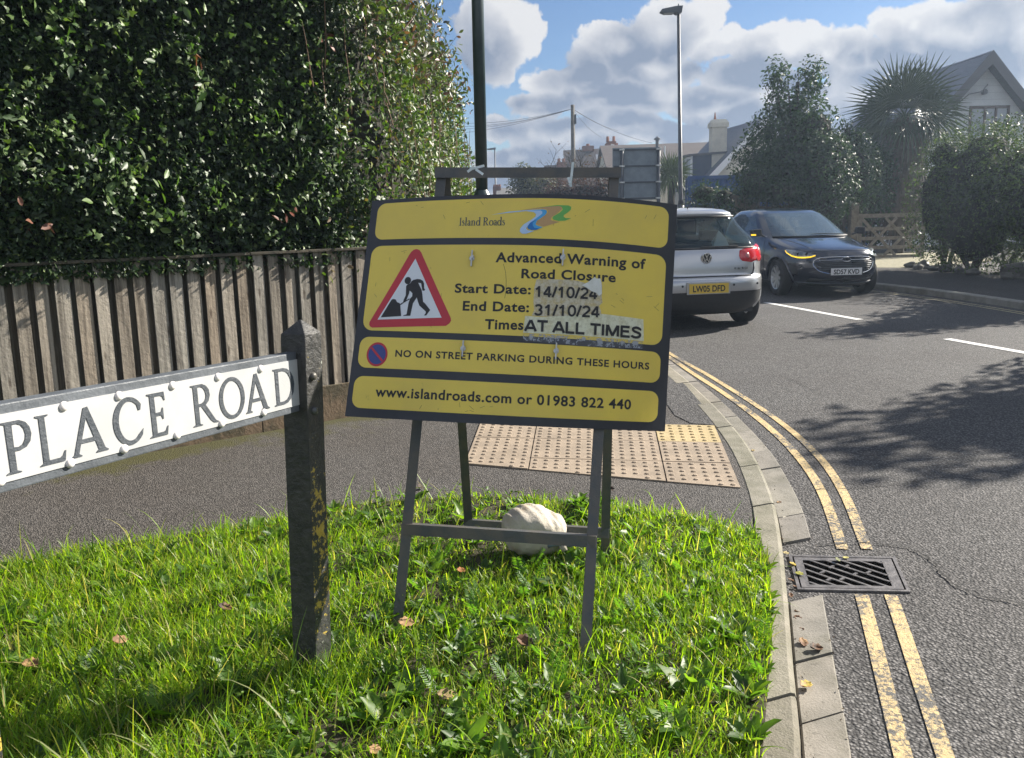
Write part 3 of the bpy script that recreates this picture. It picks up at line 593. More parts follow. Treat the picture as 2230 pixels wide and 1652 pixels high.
def lamp_far(px, py_top, py_ref, px_ref, Y, dia, arm, label):
    top = at(px, py_top, Y); ref = at(px_ref, py_ref, Y); ln = (ref.x-top.x)/(ref.z-top.z); b = Vector((top.x-ln*top.z, Y, 0))
    t = thing('street_lamp', label, 'street lamp', b, group='slim dark street lamps down the road'); H = top.z; P = lambda z: Vector((ln*z, 0, z)); r = dia/2
    MB().tube([P(0), P(1.6)], [r*1.5, r*1.5], 14).tube([P(1.6), P(1.75), P(H)], [r*1.45, r, r*.72], 14).build('shaft', M_LAMPD, t, smooth=True)
    e = P(H); prof = [(-arm, -.02), (-arm*.93, .03), (-arm*.2, .10), (.10, .11), (.07, -.08), (-.05, -.10), (-.12, -.06), (-arm*.35, -.07), (-arm*.8, -.07)]
    MB().prism([e+Vector((x, -.16, z)) for x, z in prof], (0, .32, 0)).build('lantern', M_LAMPD, t, bevel=.012)
    MB().box(-arm*.8, -arm*.3, -.12, .12, -.085, -.074, Matrix.Translation(e)).build('lens', M_LGLASS, t)
    MB().tube([e+Vector((0, 0, .1)), e+Vector((0, 0, .19))], [.03, .012], 8).build('photocell', M_LAMPD, t)
lamp_far(1477.5, 24, 430, 1482.5, 25, .125, .53, 'tall slim dark street lamp standing in front of the blue container')
lamp_far(1077.5, 325, 400, 1079, 78, .16, .75, 'small distant street lamp seen beyond the warning sign beside the green column')

# ---------------------------------------------------------------- street name sign
sign1 = thing('street_name_sign', 'white PLACE ROAD street name plate between two black wooden posts in the grass', 'street sign', (-.63, 2.36, .08))
TH = rad(-114.5); PD = Vector((math.cos(TH), math.sin(TH), 0)); PN = Vector((-PD.y, PD.x, 0)); PR = Vector((-.6277, 2.36, 0))+PN*.010   # PD runs to the left end, PN faces the street
def pp(s, t, o=0): return PR+PD*s+PN*o+Vector((0, 0, t+.0465*s))-sign1.location
def plate_prism(poly, o0, o1, name, m, parent, bevel=0):
    return MB().prism([pp(s, t, o0) for s, t in poly], PN*(o1-o0)).build(name, m, parent, bevel=bevel)
PL = .95; fr = plate_prism([(-.004, .871), (PL, .871), (PL, 1.0435), (-.004, 1.0435)], -.030, .008, 'plate_frame', M_PFRAME, sign1, .003)
plate_prism([(-.001, .8905), (PL-.02, .8905), (PL-.02, 1.0238), (-.001, 1.0238)], .008, .0105, 'name_plate', M_PWHITE, sign1)
def arc(cx, cy, rx, ry, a0, a1, n): return [(cx+rx*math.cos(rad(a0+(a1-a0)*i/n)), cy+ry*math.sin(rad(a0+(a1-a0)*i/n))) for i in range(n+1)]
GL = {
 'P': ([(0, 1), (0, .975), (.07, .95), (.085, .05), (.01, .018), (0, 0), (.30, 0), (.30, .018), (.215, .05), (.21, .42), (.33, .42), (.45, .46), (.54, .56), (.575, .70), (.55, .84), (.48, .94), (.36, 1)], [(.205, .93), (.205, .50), (.30, .49), (.385, .53), (.44, .62), (.455, .71), (.435, .82), (.38, .90), (.30, .935)], .575),
 'L': ([(0, 1), (0, .975), (.075, .95), (.085, .05), (.01, .018), (0, 0), (.56, 0), (.60, .21), (.57, .21), (.52, .12), (.45, .085), (.215, .085), (.20, .95), (.28, .975), (.28, 1)], None, .60),
 'A': ([(0, 0), (0, .02), (.065, .06), (.36, .985), (.46, 1), (.79, .07), (.865, .02), (.865, 0), (.57, 0), (.57, .02), (.635, .06), (.575, .26), (.235, .26), (.17, .06), (.235, .02), (.235, 0)], [(.265, .345), (.545, .345), (.405, .78)], .865),
 'C': (arc(.44, .5, .44, .53, 38, 318, 26)+[(.80, .28)]+arc(.46, .5, .31, .435, 312, 48, 22)+[(.70, .70), (.76, .70)], None, .80),
 'E': ([(0, 1), (0, .975), (.07, .95), (.085, .05), (.01, .02), (0, 0), (.50, 0), (.535, .2), (.505, .2), (.46, .11), (.40, .085), (.215, .085), (.21, .47), (.36, .47), (.40, .38), (.425, .38), (.425, .64), (.40, .64), (.36, .55), (.205, .55), (.2, .92), (.38, .92), (.43, .89), (.47, .80), (.495, .80), (.48, 1)], None, .535),
 'R': ([(0, 1), (0, .975), (.07, .95), (.085, .05), (.01, .02), (0, 0), (.29, 0), (.29, .02), (.215, .05), (.21, .46), (.29, .46), (.56, .08), (.66, 0), (.80, -.015), (.80, .015), (.72, .05), (.43, .48), (.53, .56), (.58, .70), (.56, .84), (.48, .94), (.36, 1)], [(.205, .93), (.205, .53), (.30, .53), (.39, .57), (.44, .64), (.455, .72), (.435, .82), (.38, .90), (.30, .935)], .80),
 'O': (arc(.44, .5, .44, .53, 0, 352.5, 47), arc(.44, .5, .31, .435, 0, 352.5, 47), .88),
 'D': ([(0, 1), (0, .975), (.075, .95), (.085, .05), (.01, .02), (0, 0), (.40, 0), (.55, .03), (.68, .12), (.80, .28), (.85, .5), (.82, .70), (.72, .86), (.58, .96), (.42, 1)], [(.205, .92), (.215, .085), (.40, .085), (.52, .12), (.62, .21), (.69, .35), (.715, .5), (.68, .69), (.60, .82), (.51, .89), (.40, .92)], .85)}
def glyph(name, outline, hole, mapf, thick, m, parent):
    """flat letter with an optional counter, as a thin raised solid"""
    cu = bpy.data.curves.new(name, 'CURVE'); cu.dimensions = '2D'; cu.fill_mode = 'BOTH'; cu.extrude = .5
    for pl in (outline, hole):
        if not pl: continue
        sp_ = cu.splines.new('POLY'); sp_.points.add(len(pl)-1); sp_.use_cyclic_u = True
        for i, (x, y) in enumerate(pl): sp_.points[i].co = (x, y, 0, 1)
    o = bpy.data.objects.new(name, cu); COL.objects.link(o); dg = bpy.context.evaluated_depsgraph_get(); me = bpy.data.meshes.new_from_object(o.evaluated_get(dg)); bpy.data.objects.remove(o); bpy.data.curves.remove(cu)
    for v in me.vertices: v.co = mapf(v.co.x, v.co.y, (v.co.z+.5)*thick)
    bm = bmesh.new(); bm.from_mesh(me); bmesh.ops.recalc_face_normals(bm, faces=bm.faces); bm.to_mesh(me); bm.free(); me.name = name; me.materials.clear(); me.materials.append(m)
    return link(name, me, parent)
for ch, s0, s1 in (('P', .878, .8184), ('L', .808, .748), ('A', .737, .647), ('C', .630, .5513), ('E', .535, .480), ('R', .404, .3205), ('O', .313, .2216), ('A', .2207, .1286), ('D', .1077, .0207)):
    ol, ho, w = GL[ch]; s0 += .017; s1 += .017; kx = (s0-s1)/w
    glyph('letter', ol, ho, lambda x, y, z: pp(s0-x*kx, .9035+y*.1035, .0105+z), .0014, M_PLET, sign1)
for i, s in enumerate((.002, .154, .311, .457, .608, .742, .892)):
    for t in ((1.0165, .8955) if i != 0 else (1.0155, .8955)):
        c_ = pp(s+(.017 if s > .1 else .004), t, .0105); zq = PN.to_track_quat('Z', 'Y').to_matrix().to_4x4(); zq.translation = c_
        MB().lathe([(.0105, 0), (.0102, .002), (.0088, .0042), (.0062, .0058), (.0032, .0066), (0.0001, .0069)], 16, zq).build('rivet', M_RIVET, sign1, smooth=True)
def post(base, lean, top, w1, w2, name='post'):
    d1 = -PN; d2 = -PD      # from the near corner: dark face runs along d1, street face along d2
    o = base-sign1.location; lv = Vector((lean, 0, 0)); mb = MB(); zt = top-.08
    def ring(z, k=0): return [o+lv*z+Vector((0, 0, z))+d1*(w1*a)+d2*(w2*b_) for a, b_ in ((k, k), (1-k, k), (1-k, 1-k), (k, 1-k))]
    vs = ring(-.08)+ring(.35)+ring(zt-.03)+ring(zt-.012, .012)+ring(zt+.026, .47); n = 5
    fs = [(i*4+k, i*4+(k+1) % 4, (i+1)*4+(k+1) % 4, (i+1)*4+k) for i in range(n-1) for k in range(4)]+[(16, 17, 18, 19)]
    p = mb.add(vs, fs).build(name, M_POST, sign1, bevel=.0025)
    return o, lv
PB = Vector((-.606, 2.3185, .08))-PN*.010; o1, lv1 = post(PB, .0285, 1.108, .088, .075)
for zz_ in (.972, .870):
    zq = PN.to_track_quat('Z', 'Y').to_matrix().to_4x4(); zq.translation = o1+lv1*(zz_-.08)+Vector((0, 0, zz_-.08))-PD*.028
    MB().lathe([(.0115, 0), (.0115, .005), (.009, .009), (.004, .011), (.0001, .0113)], 18, zq).build('coach_bolt', M_STEEL, sign1, smooth=True)
PB2 = PB+PD*(PL+.028)+Vector((-.052, .0, 0)); post(PB2, .022, 1.13, .088, .075)

KS = .955; sign1.location = CAM+(sign1.location-CAM)*KS; sign1.scale = (KS,)*3

# ---------------------------------------------------------------- road closure sign on its frame
rsign = thing('road_works_sign', 'yellow and black road closure warning sign on a grey steel A-frame in the grass', 'road sign', (0, 2.8, .08))
SC0 = Vector((-.0018, 2.6073, 1.126))-rsign.location; SM = Matrix(((.9906, .1151, .0737), (-.1286, .9673, .2184), (-.0462, -.2258, .9731))); SW, SH = 1.0282, .7361
SNRM = -(SM @ Vector((0, 1, 0)))
def sg(X, Z, o=0):
    u = X/(SW/2); v = Z/(SH/2); y = (.0626 if u < 0 else .1699)*u*u-.0758*u*v
    return SC0+SM @ Vector((X, y-o, Z))
def slab(xs, lo, hi, o0, o1, name, m, parent=rsign, rows=7):
    k = len(xs); V = []; R_n = rows+1
    for o in (o1, o0):
        for x in xs:
            for r in range(R_n): V.append(sg(x, lo(x)+(hi(x)-lo(x))*r/rows, o))
    n2 = k*R_n; ix = lambda i, r, b: b*n2+i*R_n+r; F = []
    for i in range(k-1):
        for r in range(rows): F += [(ix(i, r, 0), ix(i+1, r, 0), ix(i+1, r+1, 0), ix(i, r+1, 0)), (ix(i, r, 1), ix(i, r+1, 1), ix(i+1, r+1, 1), ix(i+1, r, 1))]
        F += [(ix(i, 0, 0), ix(i, 0, 1), ix(i+1, 0, 1), ix(i+1, 0, 0)), (ix(i, rows, 0), ix(i+1, rows, 0), ix(i+1, rows, 1), ix(i, rows, 1))]
    for r in range(rows): F += [(ix(0, r, 0), ix(0, r+1, 0), ix(0, r+1, 1), ix(0, r, 1)), (ix(k-1, r, 0), ix(k-1, r, 1), ix(k-1, r+1, 1), ix(k-1, r+1, 0))]
    return MB().add(V, F).build(name, m, parent, smooth=False)
xs = list(np.linspace(-SW/2, SW/2, 45)); board = slab(xs, lambda x: -SH/2, lambda x: SH/2, -.003, 0, 'sign_plate', M_SBLK)
def rounded(x0, x1, z0, z1, r):
    c = [x0+r*(1-math.cos(rad(a))) for a in range(0, 91, 15)]; xs = c+list(np.linspace(x0+r, x1-r, 40))[1:-1]+[x0+x1-q for q in c[::-1]]
    def d(x):
        q = min(x-x0, x1-x); return r-math.sqrt(max(0, r*r-(r-q)**2)) if q < r else 0
    return xs, (lambda x: z0+d(x)), (lambda x: z1-d(x))
for z0, z1, r, x0, x1 in ((.226, .3545, .030, -.487, .488), (-.0855, .2035, .034, -.491, .487), (-.2085, -.107, .030, -.493, .486), (-.339, -.236, .030, -.4965, .4855)):
    a, lo, hi = rounded(x0, x1, z0, z1, r); slab(a, lo, hi, 0, .0012, 'yellow_panel', M_SYEL)
def decal(polys, o, name, m, parent=rsign, cuts=True):
    """flat printed shape(s) laid on the bent plate"""
    bm = bmesh.new()
    for pl in polys:
        f = bm.faces.new([bm.verts.new((x, y, 0)) for x, y in pl]); bmesh.ops.triangulate(bm, faces=[f])
    x0 = min(v.co.x for v in bm.verts); x1 = max(v.co.x for v in bm.verts); x = x0+.03
    while cuts and x < x1:
        bmesh.ops.bisect_plane(bm, geom=bm.verts[:]+bm.edges[:]+bm.faces[:], plane_co=(x, 0, 0), plane_no=(1, 0, 0)); x += .03
    y0 = min(v.co.y for v in bm.verts); y1 = max(v.co.y for v in bm.verts); y = y0+.035
    while cuts and y < y1:
        bmesh.ops.bisect_plane(bm, geom=bm.verts[:]+bm.edges[:]+bm.faces[:], plane_co=(0, y, 0), plane_no=(0, 1, 0)); y += .035
    for v in bm.verts: v.co = sg(v.co.x, v.co.y, o)
    for f in bm.faces:
        f.normal_update()
        if f.normal.dot(SNRM) < 0: f.normal_flip()
    me = bpy.data.meshes.new(name); bm.to_mesh(me); bm.free(); me.materials.append(m); return link(name, me, parent)
def smooth_poly(p, n=4):
    q = [np.array(a, float) for a in p]; out = []; k = len(q)
    for i in range(k):
        p0, p1, p2, p3 = q[i-1], q[i], q[(i+1) % k], q[(i+2) % k]
        for t in np.linspace(0, 1, n, endpoint=False): out.append(tuple(.5*((2*p1)+(-p0+p2)*t+(2*p0-5*p1+4*p2-p3)*t*t+(-p0+3*p1-3*p2+p3)*t**3)))
    return out
tri = decal([[(-.3268, .1901), (-.3165, .1868), (-.3085, .1775), (-.3027, .1662), (-.1913, -.0366), (-.1895, -.0455), (-.1936, -.0541), (-.2053, -.0632), (-.456, -.0761), (-.4640, -.0725), (-.4677, -.0671), (-.4678, -.058), (-.3492, .1739), (-.3440, .1815), (-.3360, .1878)]], .0018, 'warning_triangle', M_SRED)
decal([[(-.3275, .1573), (-.2212, -.0371), (-.4405, -.0493)]], .0024, 'triangle_face', M_SWHT, tri)
man = [[-.342, .072], [-.3358, .0757], [-.3344, .0807], [-.3273, .0856], [-.3145, .0888], [-.3031, .0876], [-.2943, .0823], [-.2898, .0743], [-.2879, .0582], [-.2844, .0538], [-.2868, .0496], [-.295, .0492], [-.2967, .0536], [-.3099, .0759], [-.3001, .0751], [-.2948, .0527], [-.2945, .0505], [-.2921, .0367], [-.2876, .0128], [-.2824, .0099], [-.2613, -.0131], [-.2734, -.0314], [-.2807, -.0316], [-.2754, -.0232], [-.2764, -.0179], [-.299, .0001], [-.3046, .0116], [-.3107, .0271], [-.3218, .0077], [-.3246, -.012], [-.3272, -.0337], [-.3521, -.0348], [-.3513, -.033], [-.3406, -.0292], [-.3376, .0074], [-.3335, .0227], [-.3268, .0308], [-.3272, .0407], [-.332, .046], [-.3379, .0495], [-.3381, .0414], [-.3441, .0225], [-.3491, .0099], [-.3566, .0101], [-.3555, .0178], [-.3496, .0341], [-.3513, .0647], [-.3474, .0693]]
man = man[:11]+[[-.2935, .0505], [-.3001, .0751], [-.3099, .0759], [-.2960, .0520]]+man[17:]
decal([[(-.4296, -.0414), (-.3981, .0181), (-.3936, .0209), (-.384, .0198), (-.3773, .0103), (-.3686, .0078), (-.3659, .0033), (-.3585, -.0355)]], .0030, 'heap_symbol', M_SINK, tri)
decal([man], .0030, 'worker_symbol', M_SINK, tri); decal([arc(-.347, .0832, .0113, .0122, 0, 345, 23)], .0033, 'worker_symbol', M_SINK, tri)
decal([[(-.366, .0051), (-.3566, .0106), (-.3364, .0235), (-.3339, .0209), (-.3545, .0085), (-.3641, .0007)]], .0033, 'shovel_symbol', M_SINK, tri)
npk = decal([arc(-.4287, -.1635, .0362, .0396, 0, 350, 35)], .0018, 'no_parking_symbol', M_SRED); decal([arc(-.4287, -.1635, .0300, .0328, 0, 350, 35)], .0024, 'blue_disc', M_SBLUE, npk)
decal([[(-.4525, -.1445), (-.4475, -.1395), (-.4050, -.1825), (-.4100, -.1875)]], .0030, 'red_slash', M_SRED, npk)
LGT = [[-.0779, .3008], [-.0207, .3107], [.0343, .3152], [.0884, .3186], [.0993, .3161], [.1018, .3099], [.0965, .3008], [.0686, .2812], [.0475, .2682], [.0371, .2572], [.0429, .2509], [.0646, .2496], [.0522, .2448], [.038, .24], [.0252, .2398], [.0176, .247], [.0189, .257], [.0292, .2698], [.0539, .2855], [.0661, .2956], [.0675, .3028], [.06, .3091], [.0344, .3124], [-.0205, .3071]]
lg = decal([[[-.0022, .3115], [.0522, .3207], [.1059, .3288], [.1381, .3307], [.1481, .3257], [.1484, .3203], [.139, .311], [.1182, .2951], [.1141, .2869], [.1224, .2827], [.1439, .2808], [.0946, .2639], [.0764, .2673], [.069, .2722], [.0713, .2804], [.0826, .2887], [.1017, .3045], [.1049, .3126], [.0992, .3188], [.0811, .3211], [.0523, .318]]], .0018, 'river_logo', M_LT)
decal([[[.0702, .3236], [.1326, .3332], [.1683, .3336], [.1773, .3295], [.1768, .3206], [.1675, .3113], [.1554, .3027], [.1547, .2974], [.1611, .2935], [.1789, .2937], [.1597, .2851], [.1402, .2834], [.124, .2863], [.1192, .2924], [.1235, .298], [.1426, .3103], [.1511, .3195], [.1481, .3274], [.1381, .3307], [.106, .3279]]], .0021, 'green_band', M_LG, lg)
decal([LGT], .0024, 'pale_blue_band', M_LB1, lg)
decal([[[.0416, .3137], [.0884, .3186], [.0993, .3165], [.1018, .3099], [.0965, .3008], [.0704, .2813], [.0673, .2704], [.0729, .266], [.091, .2623], [.0734, .2543], [.0555, .2517], [.0436, .2555], [.0414, .2627], [.049, .2746], [.0717, .2921], [.0873, .305], [.087, .3113], [.0814, .3148]]], .0027, 'blue_band', M_LB2, lg)
decal([[[.0719, .2867], [.058, .2756], [.0584, .2666], [.0642, .2595], [.0805, .2572], [.0699, .2524], [.0555, .2521], [.0445, .2555], [.0414, .2627], [.049, .2746]]], .0030, 'deep_blue_band', M_LB3, lg)
def text(body, name, m, parent, mapf, width=None, height=None, bold=.0, spacing=1.0, ref='H'):
    """lettering as flat mesh; mapf(x, y) in metres with the baseline start at 0,0; cap height = height, stretched to width"""
    cu = bpy.data.curves.new(name, 'FONT'); cu.body = body; cu.size = 1; cu.offset = bold; cu.space_character = spacing; cu.resolution_u = 4
    o = bpy.data.objects.new(name, cu); COL.objects.link(o); dg = bpy.context.evaluated_depsgraph_get(); dg.update(); me = bpy.data.meshes.new_from_object(o.evaluated_get(dg)); bpy.data.objects.remove(o); bpy.data.curves.remove(cu)
    x0 = min(v.co.x for v in me.vertices); x1 = max(v.co.x for v in me.vertices); ky = height/.729; kx = (width/(x1-x0)) if width else ky
    for v in me.vertices: v.co = mapf((v.co.x-x0)*kx, v.co.y*ky)
    me.name = name; me.materials.clear(); me.materials.append(m); return link(name, me, parent)
def stext(body, p0, p1, cap, bold=.02, m=M_SINK, o=.0042, spacing=1.08):
    x0, z0 = p0; x1, z1 = p1; sl_ = (z1-z0)/(x1-x0)
    return text(body, 'lettering', m, rsign, lambda x, y: sg(x0+x, z0+y+x*sl_, o), x1-x0, cap, bold, spacing)
stext('Advanced Warning of', (-.0563, .1478), (.4202, .1545), .0320, .028, o=.0018)
stext('Road Closure', (.0297, .0986), (.327, .1035), .0303, .028, o=.0018)
stext('Start Date:', (-.1844, .0464), (.0619, .0484), .0300, .028, o=.0018)
stext('End Date:', (-.1541, -.0109), (.0591, -.0083), .0312, .028, o=.0018)
stext('Times', (-.0786, -.0678), (.0442, -.0651), .0320, .028, o=.0018)
_S = lambda p: smooth_poly(p, 4)[:-4]
SG = {'0': ([arc(.30, .5, .215, .44, 90, 450, 28)], .62), '1': ([[(.10, .70), (.22, .78), (.32, .95)], [(.33, 0), (.33, 1)]], .62), '2': ([arc(.30, .69, .205, .245, 165, -35, 14)+[(.10, .10)], [(.04, .065), (.55, .065)]], .62),
 '3': ([arc(.28, .72, .19, .215, 160, -85, 14), arc(.28, .28, .22, .22, 85, -160, 16)], .62), '4': ([[(.40, 0), (.40, 1)], [(.38, .97), (.05, .29)], [(.02, .27), (.57, .27)]], .62), '/': ([[(.02, 0), (.27, 1)]], .32),
 'A': ([[(.05, 0), (.37, 1)], [(.71, 0), (.39, 1)], [(.17, .29), (.59, .29)]], .76), 'T': ([[(.02, .93), (.66, .93)], [(.34, 0), (.34, .93)]], .68), 'L': ([[(.11, 0), (.11, 1)], [(.06, .07), (.58, .07)]], .62), 'I': ([[(.13, 0), (.13, 1)]], .28),
 'M': ([[(.10, 0), (.10, 1)], [(.78, 0), (.78, 1)], [(.13, .98), (.44, .04)], [(.75, .98), (.44, .04)]], .90), 'E': ([[(.11, 0), (.11, 1)], [(.06, .93), (.60, .93)], [(.06, .53), (.57, .53)], [(.06, .07), (.63, .07)]], .69),
 'S': ([_S([(.56, .73), (.50, .88), (.34, .94), (.16, .87), (.13, .73), (.22, .60), (.38, .52), (.55, .42), (.59, .26), (.50, .11), (.34, .06), (.15, .11), (.07, .28)])], .69), ' ': ([], .28)}
def stroke_text(body, p0, p1, cap, w, o):
    mb = MB(); adv = sum(SG[c][1] for c in body); kx = (p1[0]-p0[0])/adv; sl2 = (p1[1]-p0[1])/(p1[0]-p0[0]); X = 0; n_ = 0
    for c in body:
        for st in SG[c][0]:
            p = np.array(st, float)*np.array([kx, cap])
            if len(p) > 3: p = catmull(p, .0012)
            n = normals2(p); n_ += 1; q = lambda a: sg(p0[0]+X+a[0], p0[1]+a[1]+(X+a[0])*sl2, o+.00005*(n_ % 8)); L_, R2 = p-n*w/2, p+n*w/2; k = len(p)
            mb.add([q(a) for a in L_]+[q(a) for a in R2], [(i, k+i, k+i+1, i+1) for i in range(k-1)])
        X += SG[c][1]*kx
    return mb.build('lettering', M_SINK, rsign, recalc=False)
stroke_text('14/10/24', (.0735, .0399), (.2735, .0445), .0345, .0066, .0042); stroke_text('31/10/24', (.0755, -.0182), (.2835, -.0123), .0350, .0066, .0042); stroke_text('AT ALL TIMES', (.0475, -.0692), (.4185, -.0682), .0355, .0080, .0042)
stext('NO ON STREET PARKING DURING THESE HOURS', (-.3664, -.1684), (.4489, -.1660), .0225, .026, o=.0018, spacing=1.12)
stext('www.islandroads.com or 01983 822 440', (-.4202, -.2988), (.3951, -.2991), .0325, .024, o=.0018)
decal([[[.0788, .0965], [.1335, .0981], [.1778, .1], [.206, .0985], [.2326, .0931], [.255, .100], [.2785, .1007], [.2848, .0902], [.2849, .0535], [.2887, .0355], [.278, .0245], [.2848, .0088], [.2877, -.0114], [.1915, -.0204], [.1032, -.0206], [.0685, -.0193], [.0755, -.0025], [.0722, .0238], [.0723, .0666]]], .0024, 'tape_patch', M_TAPE1)
decal([[[.0479, -.0211], [.1026, -.0225], [.2889, -.0001], [.4219, -.0061], [.4264, -.076], [.3026, -.0745], [.1811, -.0736], [.0445, -.0753]]], .0027, 'tape_patch', M_TAPE2)
decal([[[.0426, -.0774], [.101, -.0764], [.4232, -.0770], [.4233, -.100], [.36, -.1015], [.2797, -.1058], [.22, -.1040], [.1626, -.1033], [.0476, -.1005]]], .0024, 'tape_patch', M_TAPE3)
decal([[[.2208, .0852], [.24, .096], [.252, .1065], [.261, .1145], [.266, .109], [.2785, .1107], [.2826, .098], [.2855, .0637], [.2767, .0549], [.268, .064], [.2514, .0690], [.236, .079]]], .0046, 'torn_corner', M_TAPEW)
# "Island Roads" lettering: serif strokes
def serif_word():
    mb = MB(); cnt = [0]; H = .0262
    def st(pts, w, cx):
        cnt[0] += 1; o = .0018+.00006*(cnt[0] % 9); p = np.array(pts, float); w = np.broadcast_to(w, len(p))*1.3; n = normals2(p) if len(p) > 2 else np.repeat([[ (p[1]-p[0])[1], -(p[1]-p[0])[0] ]], 2, 0)/np.linalg.norm(p[1]-p[0])
        L_ = p-n*w[:, None]/2; R2 = p+n*w[:, None]/2; k = len(p); q = lambda a: sg(-.1846+cx+a[0]*H, .2664+a[1]*H, o)
        mb.add([q(a) for a in L_]+[q(a) for a in R2], [(i, k+i, k+i+1, i+1) for i in range(k-1)])
    def stem(x, y0, y1, cx, foot=True, head=False, hw=.12):
        st([(x, y0), (x, y1)], .10, cx)
        if foot: st([(x-hw, y0+.018), (x+hw, y0+.018)], .036, cx)
        if head == 'full': st([(x-hw, y1-.018), (x+hw, y1-.018)], .036, cx)
        elif head: st([(x-hw, y1-.05), (x, y1-.01)], .05, cx)
    def bowl(cx_, cy_, rx, ry, cx, a0=0, a1=360):
        a = [rad(a0+(a1-a0)*i/22) for i in range(23)]; st([(cx_+rx*math.cos(t), cy_+ry*math.sin(t)) for t in a], [.05+.055*abs(math.cos(t)) for t in a], cx)
    def s_(cx):
        st([(.27, .50), (.22, .60), (.13, .635), (.05, .58), (.05, .48), (.12, .40), (.22, .32), (.28, .23), (.25, .09), (.15, .02), (.06, .04), (.0, .16)], [.03, .05, .05, .07, .09, .10, .10, .09, .07, .05, .05, .03], cx)
    def a_(cx):
        stem(.30, 0, .48, cx, False); st([(.30, .05), (.36, .0), (.41, .05)], .05, cx); st([(.04, .50), (.09, .60), (.18, .635), (.26, .60), (.30, .48)], [.09, .06, .05, .07, .09], cx)
        st([(.30, .39), (.15, .33), (.06, .24), (.05, .12), (.12, .03), (.20, .04), (.30, .12)], [.05, .05, .08, .10, .08, .05, .04], cx)
    x = 0; k = H
    stem(.14, 0, 1, x, True, 'full', .14); x += .36*k; s_(x); x += .38*k; stem(.12, 0, 1.05, x, True, True); x += .32*k; a_(x); x += .47*k
    stem(.12, 0, .62, x, True, True); st([(.14, .50), (.24, .61), (.34, .62), (.42, .54)], [.04, .06, .06, .08], x); stem(.43, 0, .54, x); x += .64*k
    bowl(.24, .31, .20, .30, x); stem(.45, 0, 1.05, x, False, True); st([(.45, .02), (.55, .04)], .05, x); x += .88*k
    stem(.15, 0, 1, x, True, 'full', .15); bowl(.20, .74, .33, .235, x, 90, -90); st([(.30, .50), (.45, .26), (.58, .05), (.72, .02)], [.05, .10, .10, .04], x); x += .80*k
    bowl(.25, .31, .22, .30, x); x += .56*k; a_(x); x += .46*k; bowl(.24, .31, .20, .30, x); stem(.45, 0, 1.05, x, False, True); st([(.45, .02), (.55, .04)], .05, x); x += .62*k; s_(x)
    mb.build('lettering', M_GREYINK, rsign, recalc=False)
serif_word()
# scratches and grime marks on the yellow
mb = MB()
for i in range(46):
    x, z = random.uniform(-.47, .47), random.uniform(.235, .345)
    if i % 3 == 0: x, z = random.uniform(-.47, -.2), random.uniform(-.07, .19)
    elif i % 3 == 1: x, z = random.choice([(random.uniform(.30, .47), random.uniform(-.0, .08)), (random.uniform(-.4, .0), random.uniform(-.335, -.305))])
    a = random.uniform(0, 3.14); L = random.uniform(.004, .022)
    p = [sg(x+math.cos(a)*L*t, max(-.333, min(.348, z+math.sin(a)*L*t)), .00135) for t in (-.5, .5)]; mb.bar(p[0], p[1], .0009, .0001, SNRM)
p = [sg(*q, .00135) for q in ((-.030, .1420), (-.022, .118), (-.018, .09), (-.017, .055), (-.020, .032))]
for a, b in zip(p, p[1:]): mb.bar(a, b, .0012, .0001, SNRM)
mb.build('scratches', M_GRAVEL, rsign, recalc=False)['kind'] = 'stuff'
# clips through the plate
for X, Z in ((-.1343, .1584), (.1582, .1688), (-.1443, -.1336), (.1499, -.1272)):
    M4 = Matrix.LocRotScale(sg(X, Z, .001), SM.to_quaternion() @ Matrix.Rotation(rad(90), 3, 'X').to_quaternion(), None)
    mb = MB().lathe([(.0001, 0), (.0085, 0), (.0085, .003), (.005, .004), (.005, .009), (.0001, .009)], 12, M4)
    mb.bar(sg(X, Z-.024, .008), sg(X+.001, Z+.026, .010), .0045, .004, SNRM); mb.bar(sg(X, Z-.024, .008), sg(X, Z-.024, 0), .004, .004, (1, 0, 0)); mb.bar(sg(X-.004, Z-.004, .011), sg(X+.006, Z+.008, .013), .006, .006, SNRM)
    mb.build('clip', M_ZINC, rsign)
# frame
AL, AR = at(961, 383, 2.95)-rsign.location, at(1338, 383, 2.97)-rsign.location
def foot(apex, px):      # where the leg meets the grass tops, carried on down to the soil
    q = Vector(gnd(*px, .118))-rsign.location; d = q-apex; return q+d*((q.z+rsign.location.z-.055)/-d.z)
FL, FR, BL_, BR_ = foot(AL, (867, 1345)), foot(AR, (1275, 1412)), foot(AL, (1022, 1172)), foot(AR, (1318, 1203))
def angle_iron(a, b, face, side, w, t, name, m=M_STEEL, flip=1):
    """L-section: one flange faces `face`, the other goes back from the edge on the `side` side"""
    d = (b-a).normalized(); fx = d.cross(face).normalized()
    if fx.dot(side) < 0: fx = -fx
    fy = -(fx.cross(d)).normalized()
    if fy.dot(face) < 0: fy = -fy
    h = w/2; prof = [(-h, 0), (h, 0), (h, -w), (h-t, -w), (h-t, -t), (-h, -t)]
    V = [p+fx*x+fy*y for p in (a, b) for x, y in prof]; return MB().add(V, [tuple(range(6))[::-1], tuple(range(6, 12))]+[(i, (i+1) % 6, 6+(i+1) % 6, 6+i) for i in range(6)]).build(name, m, rsign)
CF = Vector((.1, -1, .2)); X1 = Vector((1, 0, 0))
angle_iron(AL, FL, CF, X1, .034, .004, 'front_leg'); angle_iron(AR, FR, CF, X1, .034, .004, 'front_leg')
sh = Vector((0, .03, -.005)); angle_iron(AL+sh+Vector((.012, 0, 0)), BL_, CF, X1, .034, .004, 'rear_leg'); angle_iron(AR+sh-Vector((.0, 0, 0)), BR_, CF, X1, .034, .004, 'rear_leg')
